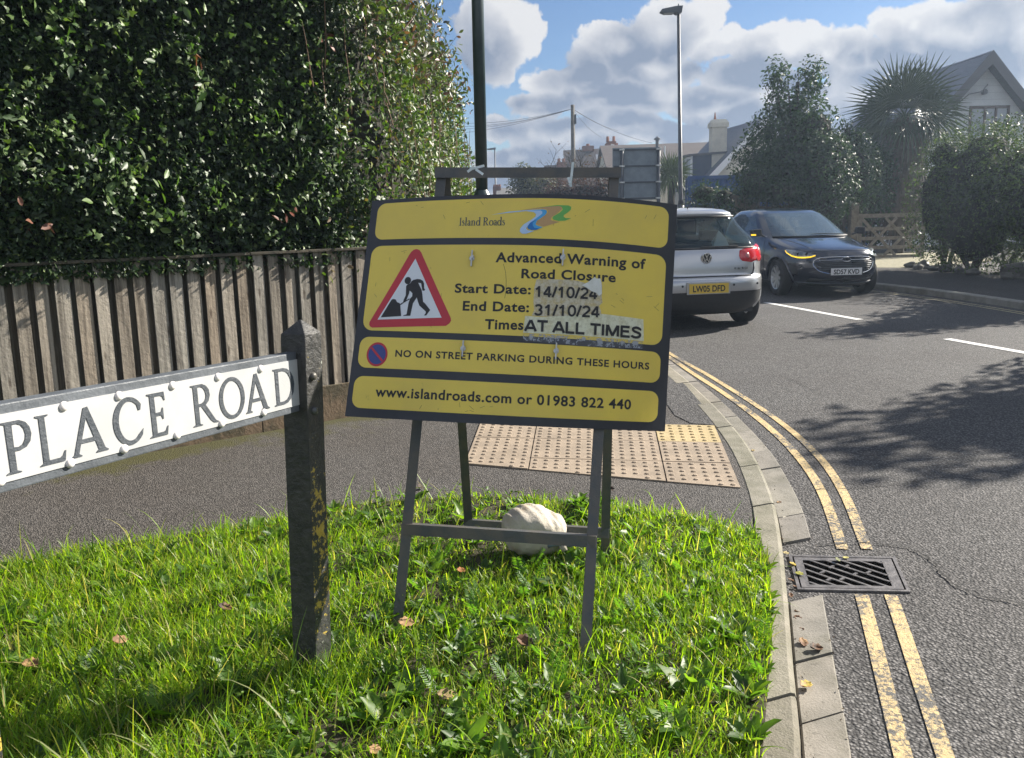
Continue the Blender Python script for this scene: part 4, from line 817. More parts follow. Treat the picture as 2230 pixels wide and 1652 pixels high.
ex = (AR-AL).normalized()*.022; angle_iron(AL-ex+Vector((0, -.012, .010)), AR+ex+Vector((0, -.012, .010)), CF, Vector((0, 0, 1)), .036, .004, 'top_bar')
lp = lambda A, B, t: A+(B-A)*t
def bar_between(A, B, C_, D, t1, t2, name, off): angle_iron(lp(A, B, t1)+off-(lp(C_, D, t2)-lp(A, B, t1)).normalized()*.02, lp(C_, D, t2)+off+(lp(C_, D, t2)-lp(A, B, t1)).normalized()*.012, CF, Vector((0, 0, 1)), .036, .004, name)
bar_between(AL, FL, AR, FR, .775, .765, 'front_crossbar', Vector((0, -.006, 0))); bar_between(AL+sh, BL_, AR+sh, BR_, .915, .905, 'rear_crossbar', Vector((0, -.006, 0)))
for t in (.24, .46):   # channels behind the plate that carry it on the legs
    a, b = lp(AL, FL, t), lp(AR, FR, t); zl = (a.z+b.z)/2; Zs = (zl-SC0.z)/.96
    mb = MB().bar(a+Vector((-.02, -.02, 0)), b+Vector((.02, -.02, 0)), .03, .03)
    for X in (-.139, .154): q = sg(X, Zs, -.006); mb.bar(q, Vector((q.x, lp(a, b, (q.x-a.x)/(b.x-a.x)).y, q.z)), .02, .02)
    mb.build('fixing_rail', M_STEEL, rsign)
def tie(px, py, Y, sp):
    c_ = at(px, py, Y)-rsign.location; mb = MB()
    for dx, dz, L, a in sp: mb.bar(c_+Vector((dx, -.03, dz)), c_+Vector((dx+math.sin(a)*L, -.034, dz+math.cos(a)*L)), .008, .003, (0, -1, 0))
    mb.build('cable_tie', M_TIE, rsign)
tie(1037, 378, 2.88, [(-.02, .012, .05, 1.35), (.0, .012, .03, 2.2), (-.028, .004, .03, 1.0)]); tie(1239, 385, 2.84, [(.0, -.03, .035, .2), (.006, .0, .045, .12), (-.004, -.004, .02, 2.9), (.004, -.035, .03, -.1)])

# ---------------------------------------------------------------- sandbag
sb = thing('sandbag', 'off-white woven sandbag slumped over the rear bar of the warning sign', 'sandbag', (.072, 3.10, .10))
bm = bmesh.new(); bmesh.ops.create_icosphere(bm, subdivisions=5, radius=1)
for v in bm.verts:
    x, y, z = v.co; X = .128*math.copysign(abs(x)**.80, x); Y_ = .10*math.copysign(abs(y)**.82, y); top = .178-.030*max(0, x)**1.5+.012*math.exp(-((x+.15)/.4)**2)
    Z = .5*top*(1+math.copysign(abs(z)**.72, z)); fold = .004*math.sin(x*5+z*3+y*4)*max(0, z)+.0009*math.sin(math.atan2(x+.2, z+.3)*17)+.0009*math.sin(x*11+5*z+2*y)+.0006*math.sin(x*29+z*9)
    sag = .012*math.exp(-((x-.42)/.16)**2)*max(0, z)
    v.co = (X*(1+.05*math.sin(3*z))+fold*.5, Y_+fold, Z-sag+.003*math.sin(x*23+y*9))
me = bpy.data.meshes.new('bag'); bm.to_mesh(me); bm.free(); me.materials.append(M_BAG)
for p in me.polygons: p.use_smooth = True
link('bag', me, sb)
mb = MB()
for i in range(3): mb.tube([(.055+.02*i+t*.045, -.092+.012*abs(t)-i*.002, .085-.012*i+.012*(1-t*t)) for t in np.linspace(-1, 1, 9)], .012, 8)
mb.build('strap', M_BAGBLU, sb, smooth=True)
MB().tube([(.095, -.080, .07), (.108, -.098, .058), (.114, -.106, .046)], [.010, .016, .010], 8).build('tied_neck', M_BAG, sb, smooth=True)

# ---------------------------------------------------------------- drain cover
dc = thing('drain_cover', 'cast iron drain grate with slanted bars beside the kerb', 'drain cover', (1.30, 3.07, 0))
G0 = [Vector((*gnd(*q, .008)[:2], 0)) for q in ((1717, 1209), (1949, 1213), (1983, 1289), (1737, 1284))]   # far-left, far-right, near-right, near-left
def gq(u, v, z): return (G0[0]*(1-u)*(1-v)+G0[1]*u*(1-v)+G0[2]*u*v+G0[3]*(1-u)*v)+Vector((0, 0, z))-dc.location
def gbox(mb, u0, u1, v0, v1, z0, z1): mb.add([gq(u, v, z) for u in (u0, u1) for v in (v0, v1) for z in (z0, z1)], [(0, 1, 3, 2), (4, 6, 7, 5), (0, 4, 5, 1), (2, 3, 7, 6), (0, 2, 6, 4), (1, 5, 7, 3)])
mb = MB(); gbox(mb, 0, 1, 0, .045, -.02, .0085); gbox(mb, 0, 1, .955, 1, -.02, .0085); gbox(mb, 0, .03, .045, .955, -.02, .0085); gbox(mb, .97, 1, .045, .955, -.02, .0085); mb.build('frame', M_IRON, dc)
mb = MB(); gbox(mb, .045, .955, .065, .15, -.02, .0075); gbox(mb, .045, .955, .86, .935, -.02, .0075); gbox(mb, .045, .12, .15, .86, -.02, .0075); gbox(mb, .86, .955, .15, .86, -.02, .0075)
for k in range(-4, 6):       # slanted bars
    u0 = .04+k*.155; pts = []
    for v in (.15, .86):
        pass
    a0, a1 = u0, u0+.62; v0, v1 = .15, .86
    if a0 < .12: v0 = .15+(.12-a0)/.62*.71; a0 = .12
    if a1 > .86: v1 = .15+(.86-u0)/.62*.71; a1 = .86
    if v1-v0 < .05 or a1 <= a0: continue
    w = .017; mb.add([gq(a+s_*w, v, z) for a, v in ((a0, v0), (a1, v1)) for s_ in (-1, 1) for z in (-.02, .0075)], [(0, 1, 3, 2), (4, 6, 7, 5), (0, 4, 5, 1), (2, 3, 7, 6), (0, 2, 6, 4), (1, 5, 7, 3)])
for u, v in ((.36, .36), (.50, .33), (.55, .56), (.26, .52), (.42, .70), (.68, .5), (.3, .72)):
    mb.bar(gq(u-.012, v+.02, .004), gq(u+.035, v-.05, .004), .010, .010)
mb.build('grate', M_IRON, dc)
mb = MB(); mb.add([gq(u, v, .0035) for u, v in ((.03, .04), (.97, .04), (.97, .96), (.03, .96))], [(0, 1, 2, 3)]); mb.build('pit_shade', M_PIT_SHADE, dc)  # black sheet for the shade below the bars; no shaft is modelled

# ---------------------------------------------------------------- grass, weeds and fallen leaves
from mathutils.geometry import intersect_point_tri_2d
VP = np.array(VERGE)
def inside(p, poly):
    x, y = p[:, 0], p[:, 1]; r = np.zeros(len(p), bool); j = len(poly)-1
    for i in range(len(poly)):
        xi, yi = poly[i]; xj, yj = poly[j]; c_ = ((yi > y) != (yj > y)) & (x < (xj-xi)*(y-yi)/(yj-yi+1e-12)+xi); r ^= c_; j = i
    return r
def verge_pts(n, near=1.0):
    out = []; m_ = 0
    while m_ < n:
        p = RNG.uniform((-3.4, .8), (1.02, 3.85), (n*3, 2)); d = np.hypot(p[:, 0], p[:, 1]); p = p[inside(p, VP)]; d = np.hypot(p[:, 0], p[:, 1])
        vis = np.abs(p[:, 0]) < .80*p[:, 1]+.3
        p = p[(RNG.random(len(p)) < np.clip((2.0/d)**near, .25, 1)) & (vis | (RNG.random(len(p)) < .45))]; out.append(p); m_ += len(p)
    return np.concatenate(out)[:n]
def blades(p, h, w, cols, wts, lean=.5, curl=.6, seg=4, var=.25):
    n = len(p); az_ = RNG.uniform(0, 6.283, n); ln = RNG.uniform(.05, lean, n); cu = RNG.uniform(0, curl, n); d = np.stack([np.cos(az_), np.sin(az_)], 1); fa = az_+RNG.uniform(.9, 2.2, n); sd = np.stack([np.cos(fa), np.sin(fa), 0*fa], 1)
    V = np.zeros((n, 2*seg+1, 3)); ang = ln.copy(); pos = np.stack([p[:, 0], p[:, 1], np.full(n, .085)], 1)
    for i in range(seg):
        ww = w*(1-.75*(i/seg)**1.6)*.5; V[:, 2*i] = pos-sd*ww[:, None]; V[:, 2*i+1] = pos+sd*ww[:, None]
        st_ = h/seg; pos = pos+np.stack([d[:, 0]*np.sin(ang), d[:, 1]*np.sin(ang), np.cos(ang)], 1)*st_[:, None]; ang = ang+cu*(.35+.5*i/seg)
    V[:, 2*seg] = pos; T = []
    for i in range(seg-1): T += [(2*i, 2*i+1, 2*i+3), (2*i, 2*i+3, 2*i+2)]
    T += [(2*seg-2, 2*seg-1, 2*seg)]; k = 2*seg+1; T = (np.array(T)[None]+(np.arange(n)*k)[:, None, None]).reshape(-1, 3)
    return V.reshape(-1, 3), T, tints(n, k, cols, wts, var)
GC = [(.15, .26, .018), (.21, .32, .022), (.085, .17, .016), (.29, .33, .045), (.42, .37, .16), (.25, .36, .022)]
p = verge_pts(118000, 1.3); cl_ = nz3(np.stack([p[:, 0]*3, p[:, 1]*3, 0*p[:, 0]], 1)); leftness = np.clip((-p[:, 0]-.35)/.5, 0, 1)
h = (RNG.uniform(.028, .075, len(p))*(1+.42*cl_))*(1+.55*leftness*np.clip(2.6-p[:, 1], 0, 1)); keep = RNG.random(len(p)) < .72+.75*cl_
parts = [blades(p[keep], np.clip(h[keep], .02, .17), RNG.uniform(.0026, .0056, keep.sum()), GC, [5, 4, 3, 2, 1.2, 2], .95, .6)]
p = verge_pts(3800, 1); l = p[:, 0] < -.25; p = p[l | (RNG.random(len(p)) < .3)]
parts.append(blades(p, RNG.uniform(.10, .20, len(p)), RNG.uniform(.003, .0055, len(p)), GC, [5, 4, 4, 1.5, 1.2, 2], .9, .75, 5))
p = np.concatenate([RNG.uniform((-1.15, 1.35), (-.5, 2.1), (60, 2)), RNG.uniform((-1.5, 1.6), (-.6, 2.4), (40, 2))])
parts.append(blades(p, RNG.uniform(.18, .34, len(p)), RNG.uniform(.004, .007, len(p)), [(.30, .32, .16), (.10, .17, .04), (.07, .13, .03)], [1, 1.2, 1.2], 1.0, .5, 6))
kp = np.array([KERB[np.argmin(abs(KERB[:, 1]-y))] for y in np.linspace(1.1, 3.3, 1300)]); kp = kp+np.stack([RNG.uniform(-.21, -.115, len(kp)), RNG.normal(size=len(kp))*.01], 1)
parts.append(blades(kp, RNG.uniform(.03, .075, len(kp)), RNG.uniform(.002, .004, len(kp)), GC, [3, 3, 3, 2, 1.5, 2], 1.1, .7))
pb = np.concatenate([np.array([PB.x, PB.y])*KS+RNG.normal(size=(420, 2))*.075]); parts.append(blades(pb, RNG.uniform(.06, .15, len(pb)), RNG.uniform(.002, .004, len(pb)), GC, [5, 4, 3, 1.5, 1, 2], .6, .5))
V, T, C_ = merge(parts); tag(mesh_np('grass', V, T, M_GRASS, C_), kind='stuff')
# broad-leaved weeds: dandelion, clover and yarrow
def weeds():
    parts = []; p = verge_pts(620, .8)
    for (x, y) in p:
        n = random.randint(5, 9); b_ = np.array([(x, y, .09)]*n); a = np.arange(n)*6.283/n+random.random(); d = np.stack([np.cos(a), np.sin(a), RNG.uniform(.35, 1.1, n)], 1)
        nn_ = np.stack([-np.cos(a)*.7, -np.sin(a)*.7, np.ones(n)], 1); big = random.choice((.035, .05, .065, .085))
        Vv, Tt, k = scatter(b_, nn_, RNG.uniform(.7, 1.2, n)*big, OVAL if random.random() < .75 else IVY, .15, unit(d)*3); parts.append((Vv, Tt, tints(n, k, [(.085, .17, .025), (.12, .21, .03), (.06, .12, .03)], [3, 2, 2], .2)))
    q = verge_pts(2600, .6); q = q[(q[:, 1] > 1.7) & (q[:, 0] > -.8)]; P3 = np.stack([q[:, 0], q[:, 1], RNG.uniform(.10, .15, len(q))], 1)      # clover leaflets at grass height
    for j in range(3):
        a = RNG.uniform(0, 6.28, len(q)); Vv, Tt, k = scatter(P3, np.tile([.1, .05, 1.0], (len(q), 1)), RNG.uniform(.012, .028, len(q)), OVAL, .5); parts.append((Vv, Tt, tints(len(q), k, [(.09, .18, .03), (.13, .22, .035), (.16, .19, .05)], [3, 2, 1], .2)))
    for i in range(60):      # feathery yarrow
        x, y = random.uniform(-.35, .75), random.uniform(2.05, 3.1)
        if random.random() < .3: x, y = random.uniform(-1, .4), random.uniform(1.5, 2.2)
        a = random.uniform(0, 6.28); L = random.uniform(.07, .13); d = np.array([math.cos(a)*.6, math.sin(a)*.6, .8]); d /= np.linalg.norm(d); s = np.array([-math.sin(a), math.cos(a), 0]); n = 13
        t = np.linspace(.2, 1, n); base = np.array([x, y, .09])+d*t[:, None]*L; b2 = np.repeat(base, 2, 0); dirs = np.tile([1., -1.], n)[:, None]*s+d*.5; ln = np.repeat(np.sin(np.clip(t*2.6, 0, 3))*.020+.005, 2)
        Vv, Tt, k = scatter(b2, np.tile(np.cross(d, s), (2*n, 1))*3, ln, (DIAM[0]*np.array([1, .55, 1]), DIAM[1]), .2, dirs*8); parts.append((Vv, Tt, tints(2*n, k, [(.06, .15, .025), (.09, .19, .03)], [1, 1], .15)))
    V, T, C_ = merge(parts); tag(mesh_np('low_weeds', V, T, M_GRASS, C_), kind='stuff')
weeds()
def dead_leaf(label, loc, size, col, curl=.5, rz=0, tilt=(0, 0), group=None, two=None):
    n = 9; V = []; F = []
    for i in range(n):
        t = i/(n-1); w = .36*math.sin(math.pi*min(1, t*1.02+.02))**.75*(1+.18*math.sin(t*19))
        for j, s in enumerate((-1, -.5, 0, .5, 1)): V.append(((t-.5), s*w, .10+curl*(.55*s*s*w+.5*(t-.5)**2)+.03*math.sin(t*11+s*5)))
    F = [(i*5+j, (i+1)*5+j, (i+1)*5+j+1, i*5+j+1) for i in range(n-1) for j in range(4)]
    o = mesh_np('fallen_leaf', np.array(V)*size*.78, np.array(F), M_FALL, np.array([np.array(col)*random.uniform(.75, 1.2) if not two or (v[0] > random.uniform(-.2, .2)) else np.array(two) for v in V]), smooth=True)
    sm_ = o.modifiers.new('t', 'SOLIDIFY'); sm_.thickness = .0008; o.location = (loc[0], loc[1], loc[2]-(.007 if loc[2] < .05 else .012)); o.rotation_euler = (tilt[0], tilt[1], rz); return tag(o, label, 'leaf', group)
TAN, BRN, DRK, YLW = (.38, .23, .11), (.17, .085, .04), (.05, .032, .022), (.52, .40, .07)
def lpx(x, y, z=.012): q = gnd(x, y, z); return (q.x, q.y, q.z)
GG = 'fallen leaves in the gutter'; VG = 'fallen leaves on the verge'
dead_leaf('curled yellow leaf with brown edges on the near channel stones', lpx(1755, 1492, .02), .060, YLW, .9, .6, (.1, .1), GG, TAN)
dead_leaf('large crumpled brown leaf in the gutter above the yellow one', lpx(1776, 1412, .02), .062, BRN, 1.2, .2, (.2, .2), GG, DRK)
dead_leaf('tan leaf lying against the kerb beside the crumpled brown leaf', lpx(1748, 1398, .02), .055, TAN, .8, 1.4, (.2, -.2), GG, BRN)
dead_leaf('yellow green leaf resting on the left bars of the drain grate', lpx(1741, 1248, .016), .045, (.33, .32, .05), .4, -.7, (.05, .0), GG)
dead_leaf('dark olive leaf standing at the top edge of the drain grate', lpx(1823, 1217, .02), .040, (.14, .16, .05), .6, .8, (.5, .2), GG)
dead_leaf('pale yellow leaf lying along the top edge of the drain grate', lpx(1842, 1213, .016), .035, (.55, .50, .16), .4, .1, (0, 0), GG)
dead_leaf('pale leaf on the gap between channel stones and kerb above the grate', lpx(1712, 1203, .016), .034, (.55, .46, .22), .5, -.6, (.1, .1), GG)
dead_leaf('small white oval leaf on the channel stone far above the grate', lpx(1710, 1125, .016), .028, (.70, .66, .55), .3, .1, (0, 0), GG)
dead_leaf('brown leaf on the channel stone beside the kerb joint above the white one', lpx(1697, 1093, .016), .035, BRN, .7, .4, (0, 0), GG, TAN)
dead_leaf('small tan leaf on the far channel stones beside the tactile paving', lpx(1640, 980, .016), .040, (.42, .33, .16), .5, 1.1, (0, 0), GG)
dead_leaf('tan leaf at the foot of the left front leg of the sign', lpx(884, 1352, .14), .070, TAN, .6, .2, (.4, .2), VG)
dead_leaf('dark curled leaf lying in the grass below the sign', lpx(1142, 1396, .13), .075, DRK, 1.3, -.3, (.3, .3), VG, BRN)
dead_leaf('dark leaf on the path behind the left front leg of the sign', lpx(912, 1058, .10), .060, DRK, 1.1, 1.2, (.7, .2), VG)
dead_leaf('dark leaf on the path behind the right rear leg of the sign', lpx(1327, 1062, .10), .060, DRK, 1.1, .3, (.6, .2), VG)
dead_leaf('orange brown leaf in the grass under the front crossbar', lpx(1003, 1238, .13), .045, (.34, .13, .03), .8, .4, (.4, .2), VG)
dead_leaf('tan leaf in the long grass left of the black post', lpx(258, 1392, .15), .065, TAN, 1, .7, (.4, .3), VG, BRN)
dead_leaf('brown leaf in the grass nearest the lower left post', lpx(68, 1442, .14), .065, BRN, 1, .1, (.3, .1), VG, TAN)
dead_leaf('dark brown leaf in the grass between nameplate and black post', lpx(488, 1320, .14), .060, BRN, 1.1, .3, (.3, .4), VG, DRK)
dead_leaf('buff leaf flat in the short grass at the bottom of the verge', lpx(975, 1510, .12), .080, (.36, .26, .13), .4, -.2, (.1, .1), VG)
dead_leaf('pale tan leaf at the bottom edge of the verge', lpx(815, 1628, .12), .055, TAN, .6, 1.3, (.3, .1), VG)
for i, (x, y) in enumerate(((1722, 1262), (1731, 1275), (1735, 1330), (1738, 1345), (1744, 1370), (1722, 1295), (1700, 1172), (1726, 1228))):
    dead_leaf('scrap of dry leaf among the gutter litter beside the kerb', lpx(x, y, .014), random.uniform(.022, .04), random.choice((TAN, BRN, YLW, BRN)), .9, random.uniform(0, 6), (random.uniform(-.3, .3), .2), 'leaf scraps along the kerb edge')

n = 900; sg_ = RNG.uniform(.6, 7.5, n)+0; gp_ = resample(KERB, np.interp(sg_, [0, 8], [0, float(np.interp(7.0, KERB[:, 1], kl))])); gn_ = resample(kn, np.interp(sg_, [0, 8], [0, float(np.interp(7.0, KERB[:, 1], kl))]))
off = np.where(RNG.random(n) < .6, .016+np.abs(RNG.normal(size=n))*.022, .17+RNG.normal(size=n)*.02); gp_ = gp_+gn_*off[:, None]
ing = (gp_[:, 1] > 2.85) & (gp_[:, 1] < 3.28) & (off > .05); gp_ = gp_[~ing]; P3 = np.stack([gp_[:, 0], gp_[:, 1], np.full(len(gp_), .012)], 1)
V, T, k = scatter(P3, np.tile([0, 0, 1.], (len(P3), 1)), .003+.010*RNG.random(len(P3))**2.5, DIAM, .5); tag(mesh_np('gutter_grit', V, T, M_FALL, tints(len(P3), k, [(.05, .04, .03), (.12, .09, .06), (.25, .20, .13)], [3, 2, 1])), kind='stuff')

# ---------------------------------------------------------------- background plants
def crown_pts(blobs, n, shell=.45, gap=.25, fr=1.2):
    vol = np.array([b[1][0]*b[1][1]*b[1][2] for b in blobs])**.75; idx = RNG.choice(len(blobs), n, p=vol/vol.sum())
    d = unit(RNG.normal(size=(n, 3))); r = 1-RNG.random(n)**1.4*shell
    c = np.array([b[0] for b in blobs])[idx]; R3 = np.array([b[1] for b in blobs])[idx]
    P = c+d*R3*r[:, None]; P += d*(.10*nz3(P, 2.5*fr)*R3.min(1))[:, None]*1.5
    keep = nz3(P, 3.2*fr) > -gap*2.2-RNG.random(n)*.5
    return P[keep], d[keep]
def plant(name, label, cat, base, blobs, n, leaf, cols, wts, trunk=None, tmpl=OVAL, jit=.7, core=True, shell=.45, gap=.25, group=None, fr=1.2, m=None, tr_mat=None):
    t = thing(name, label, cat, base, group=group); P, d = crown_pts(blobs, n, shell, gap, fr); P[:, 2] = np.maximum(P[:, 2], .05)
    V, T, k = scatter(P, d+np.array([0, 0, .4]), RNG.uniform(leaf*.7, leaf*1.3, len(P)), tmpl, jit)
    mesh_np('foliage' if trunk is None else 'crown', V, T, m or M_LEAF2, tints(len(P), k, cols, wts), t)
    mb = MB()
    if trunk:
        H, r = trunk; mb.tube([(0, 0, -.1), (.03, .02, H*.3), (-.02, .03, H*.65), (.02, 0, H)], [r*1.3, r, r*.8, r*.35], 10)
    for c, R3 in blobs:
        z0 = .3 if not trunk else min(trunk[0]*.55, max(.3, c[2]-R3[2]))
        for i in range(4):
            a = random.uniform(0, 6.28); e = Vector(c)+Vector((math.cos(a)*R3[0]*.75, math.sin(a)*R3[1]*.75, random.uniform(-.3, .8)*R3[2]*.8)); e.z = max(e.z, .3); s0 = Vector((0, 0, z0)) if trunk else Vector((c[0]*.8, c[1]*.8, 0)); q = s0.lerp(e, .5)+Vector((0, 0, .12*R3[2])); mb.tube([s0, q, e], [.03, .018, .006], 5)
    mb.build('trunk' if trunk else 'branches', tr_mat or M_BARK, t, recalc=False)
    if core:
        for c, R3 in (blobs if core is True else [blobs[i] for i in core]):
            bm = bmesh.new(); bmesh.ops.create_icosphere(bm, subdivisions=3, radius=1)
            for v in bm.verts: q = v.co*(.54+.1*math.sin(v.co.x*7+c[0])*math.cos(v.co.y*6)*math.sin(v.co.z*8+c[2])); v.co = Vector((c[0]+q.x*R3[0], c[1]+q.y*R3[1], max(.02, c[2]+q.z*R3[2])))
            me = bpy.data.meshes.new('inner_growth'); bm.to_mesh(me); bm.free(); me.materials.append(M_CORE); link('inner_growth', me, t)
    return t
DKG = [(.024, .048, .024), (.036, .068, .028), (.055, .09, .034)]; MDG = [(.045, .075, .03), (.065, .10, .035), (.09, .13, .04)]
def rel(px, py, Y, base): q = at(px, py, Y); return (q.x-base[0], q.y-base[1], q.z-base[2])
def B(px, Y, z=0): q = at(px, 500, Y); return (q.x, Y, z)
# tall evergreen with two tops
b0 = B(1725, 22); plant('evergreen_tree', 'tall dark evergreen tree with two rounded tops behind the blue car', 'tree', b0,
  [(rel(1692, 178, 22, b0), (.40, .40, .66)), (rel(1768, 176, 22, b0), (.44, .40, .64)), (rel(1730, 235, 22, b0), (.80, .7, .62)), (rel(1690, 290, 22, b0), (.85, .8, .75)), (rel(1775, 285, 22, b0), (.72, .7, .72)), (rel(1660, 350, 21.8, b0), (.85, .8, .7)), (rel(1745, 350, 21.8, b0), (1.1, .9, .8)), (rel(1690, 405, 21.6, b0), (1.2, .9, .65)), (rel(1815, 330, 21.8, b0), (.5, .5, .5))],
  13500, .10, DKG, [3, 3, 1], (4.6, .13), core=[4, 6, 7], gap=.50, fr=2.2, shell=.8)
b0 = B(1790, 21.2); plant('garden_shrub', 'dense dark rounded shrub between the evergreen tree and the palm', 'shrub', b0,
  [(rel(1790, 395, 21.2, b0), (.95, .8, 1.1)), (rel(1770, 340, 21.6, b0), (.7, .6, .7)), (rel(1815, 335, 21.3, b0), (.42, .4, .55))], 6500, .085, DKG, [3, 3, 1.2], gap=.3)
b0 = B(1850, 21.8); plant('garden_shrub', 'dark shrub with upright leafy sprigs beside the palm trunk', 'shrub', b0,
  [(rel(1855, 380, 21.8, b0), (.75, .6, 1.1)), (rel(1845, 300, 22, b0), (.16, .16, .50)), (rel(1866, 306, 22, b0), (.14, .14, .42)), (rel(1824, 318, 22, b0), (.16, .16, .45))], 4200, .075, DKG, [3, 2, 1], gap=.3)
b0 = B(1640, 21); plant('garden_shrub', 'low dark shrub in front of the blue container above the silver car', 'shrub', b0,
  [(rel(1535, 425, 23, b0), (.55, .4, .42)), (rel(1580, 432, 22.5, b0), (.5, .4, .38)), (rel(1530, 470, 22.5, b0), (.7, .5, .5)), (rel(1610, 470, 22, b0), (.7, .5, .4))], 3000, .075, DKG, [4, 2, .5], gap=.25)
b0 = B(1690, 20.4); plant('garden_shrub', 'dark leafy shrub spilling over the timber boards behind the blue car', 'shrub', b0, [(rel(1645, 400, 21, b0), (.55, .5, .55)), (rel(1700, 415, 20.8, b0), (.8, .5, .35)), (rel(1800, 440, 20.8, b0), (.5, .4, .7))], 3200, .08, DKG, [3, 3, 1], gap=.25)
# clipped hedge bush at the right
b0 = B(2100, 17.2); plant('hedge_bush', 'large pale-topped hedge bush beside the wooden gate at the right', 'bush', b0,
  [(rel(2060, 440, 17.4, b0), (.82, .9, 1.5)), (rel(2130, 400, 16.6, b0), (.95, 1.0, 1.35)), (rel(2130, 500, 16.2, b0), (1.0, 1.0, 1.1)), (rel(2230, 420, 15.8, b0), (1.1, 1.1, 1.55)), (rel(2060, 340, 17.2, b0), (.45, .5, .45)), (rel(2150, 330, 16.8, b0), (.7, .7, .55)), (rel(2320, 450, 14.6, b0), (1.2, 1.3, 1.6))],
  30000, .062, [(.05, .075, .028), (.075, .11, .035), (.12, .16, .05), (.035, .05, .024)], [3, 3, 1.3, 2.5], tmpl=DIAM, jit=.9, shell=.35, gap=.42, fr=1.6)
# planting that stands outside the right edge of the picture and throws its shade over the road
plant('garden_tree', 'bushy tree beyond the right-hand pavement, out past the hedge bush', 'tree', (9.4, 8.3, 0), [((0, 0, 3.7), (1.0, 1.0, 1.2)), ((.2, .3, 2.5), (1.5, 1.2, 1.2)), ((-.2, -.5, 1.6), (1.2, 1.2, 1.0))], 5000, .16, DKG, [3, 3, 1], (4, .14), gap=.3)
plant('garden_tree', 'second bushy tree beyond the right-hand pavement, nearer the hedge bush', 'tree', (9.5, 12.2, 0), [((0, 0, 3.0), (.6, .6, 1.0)), ((.2, .3, 2.1), (1.2, 1.1, 1.0)), ((.1, .9, 1.4), (1.2, 1.2, 1.0))], 4500, .15, DKG, [3, 3, 1], (3.2, .12), gap=.3)
plant('garden_hedge', 'hedge along the right-hand pavement this side of the hedge bush', 'hedge', (10.2, 3.2, 0), [((0, y, 1.0), (.8, 1.0, 1.15)) for y in (-2.4, -.8, .8, 2.4)], 5000, .13, DKG, [3, 3, 1], gap=.25)
b0 = B(1885, 23); plant('garden_shrub', 'dark leafy shrub mass filling the gap between the rounded shrub and the palm', 'shrub', b0, [(rel(1880, 365, 23, b0), (.75, .6, .8)), (rel(1850, 345, 23.2, b0), (.5, .5, .6)), (rel(1915, 380, 23.2, b0), (.6, .5, .9)), (rel(1870, 430, 23, b0), (1.0, .6, .9))], 6000, .085, DKG, [3, 3, 1], gap=.35, fr=1.6)
b0 = B(1935, 24.6); plant('garden_shrub', 'broad dark shrub filling the garden behind the wooden gate', 'shrub', b0, [(rel(1900, 430, 24.6, b0), (1.1, .7, 1.5)), (rel(1985, 430, 24.8, b0), (1.1, .7, 1.5)), (rel(1850, 440, 25, b0), (.9, .7, 1.2))], 6000, .11, DKG, [3, 3, 1], gap=.2)
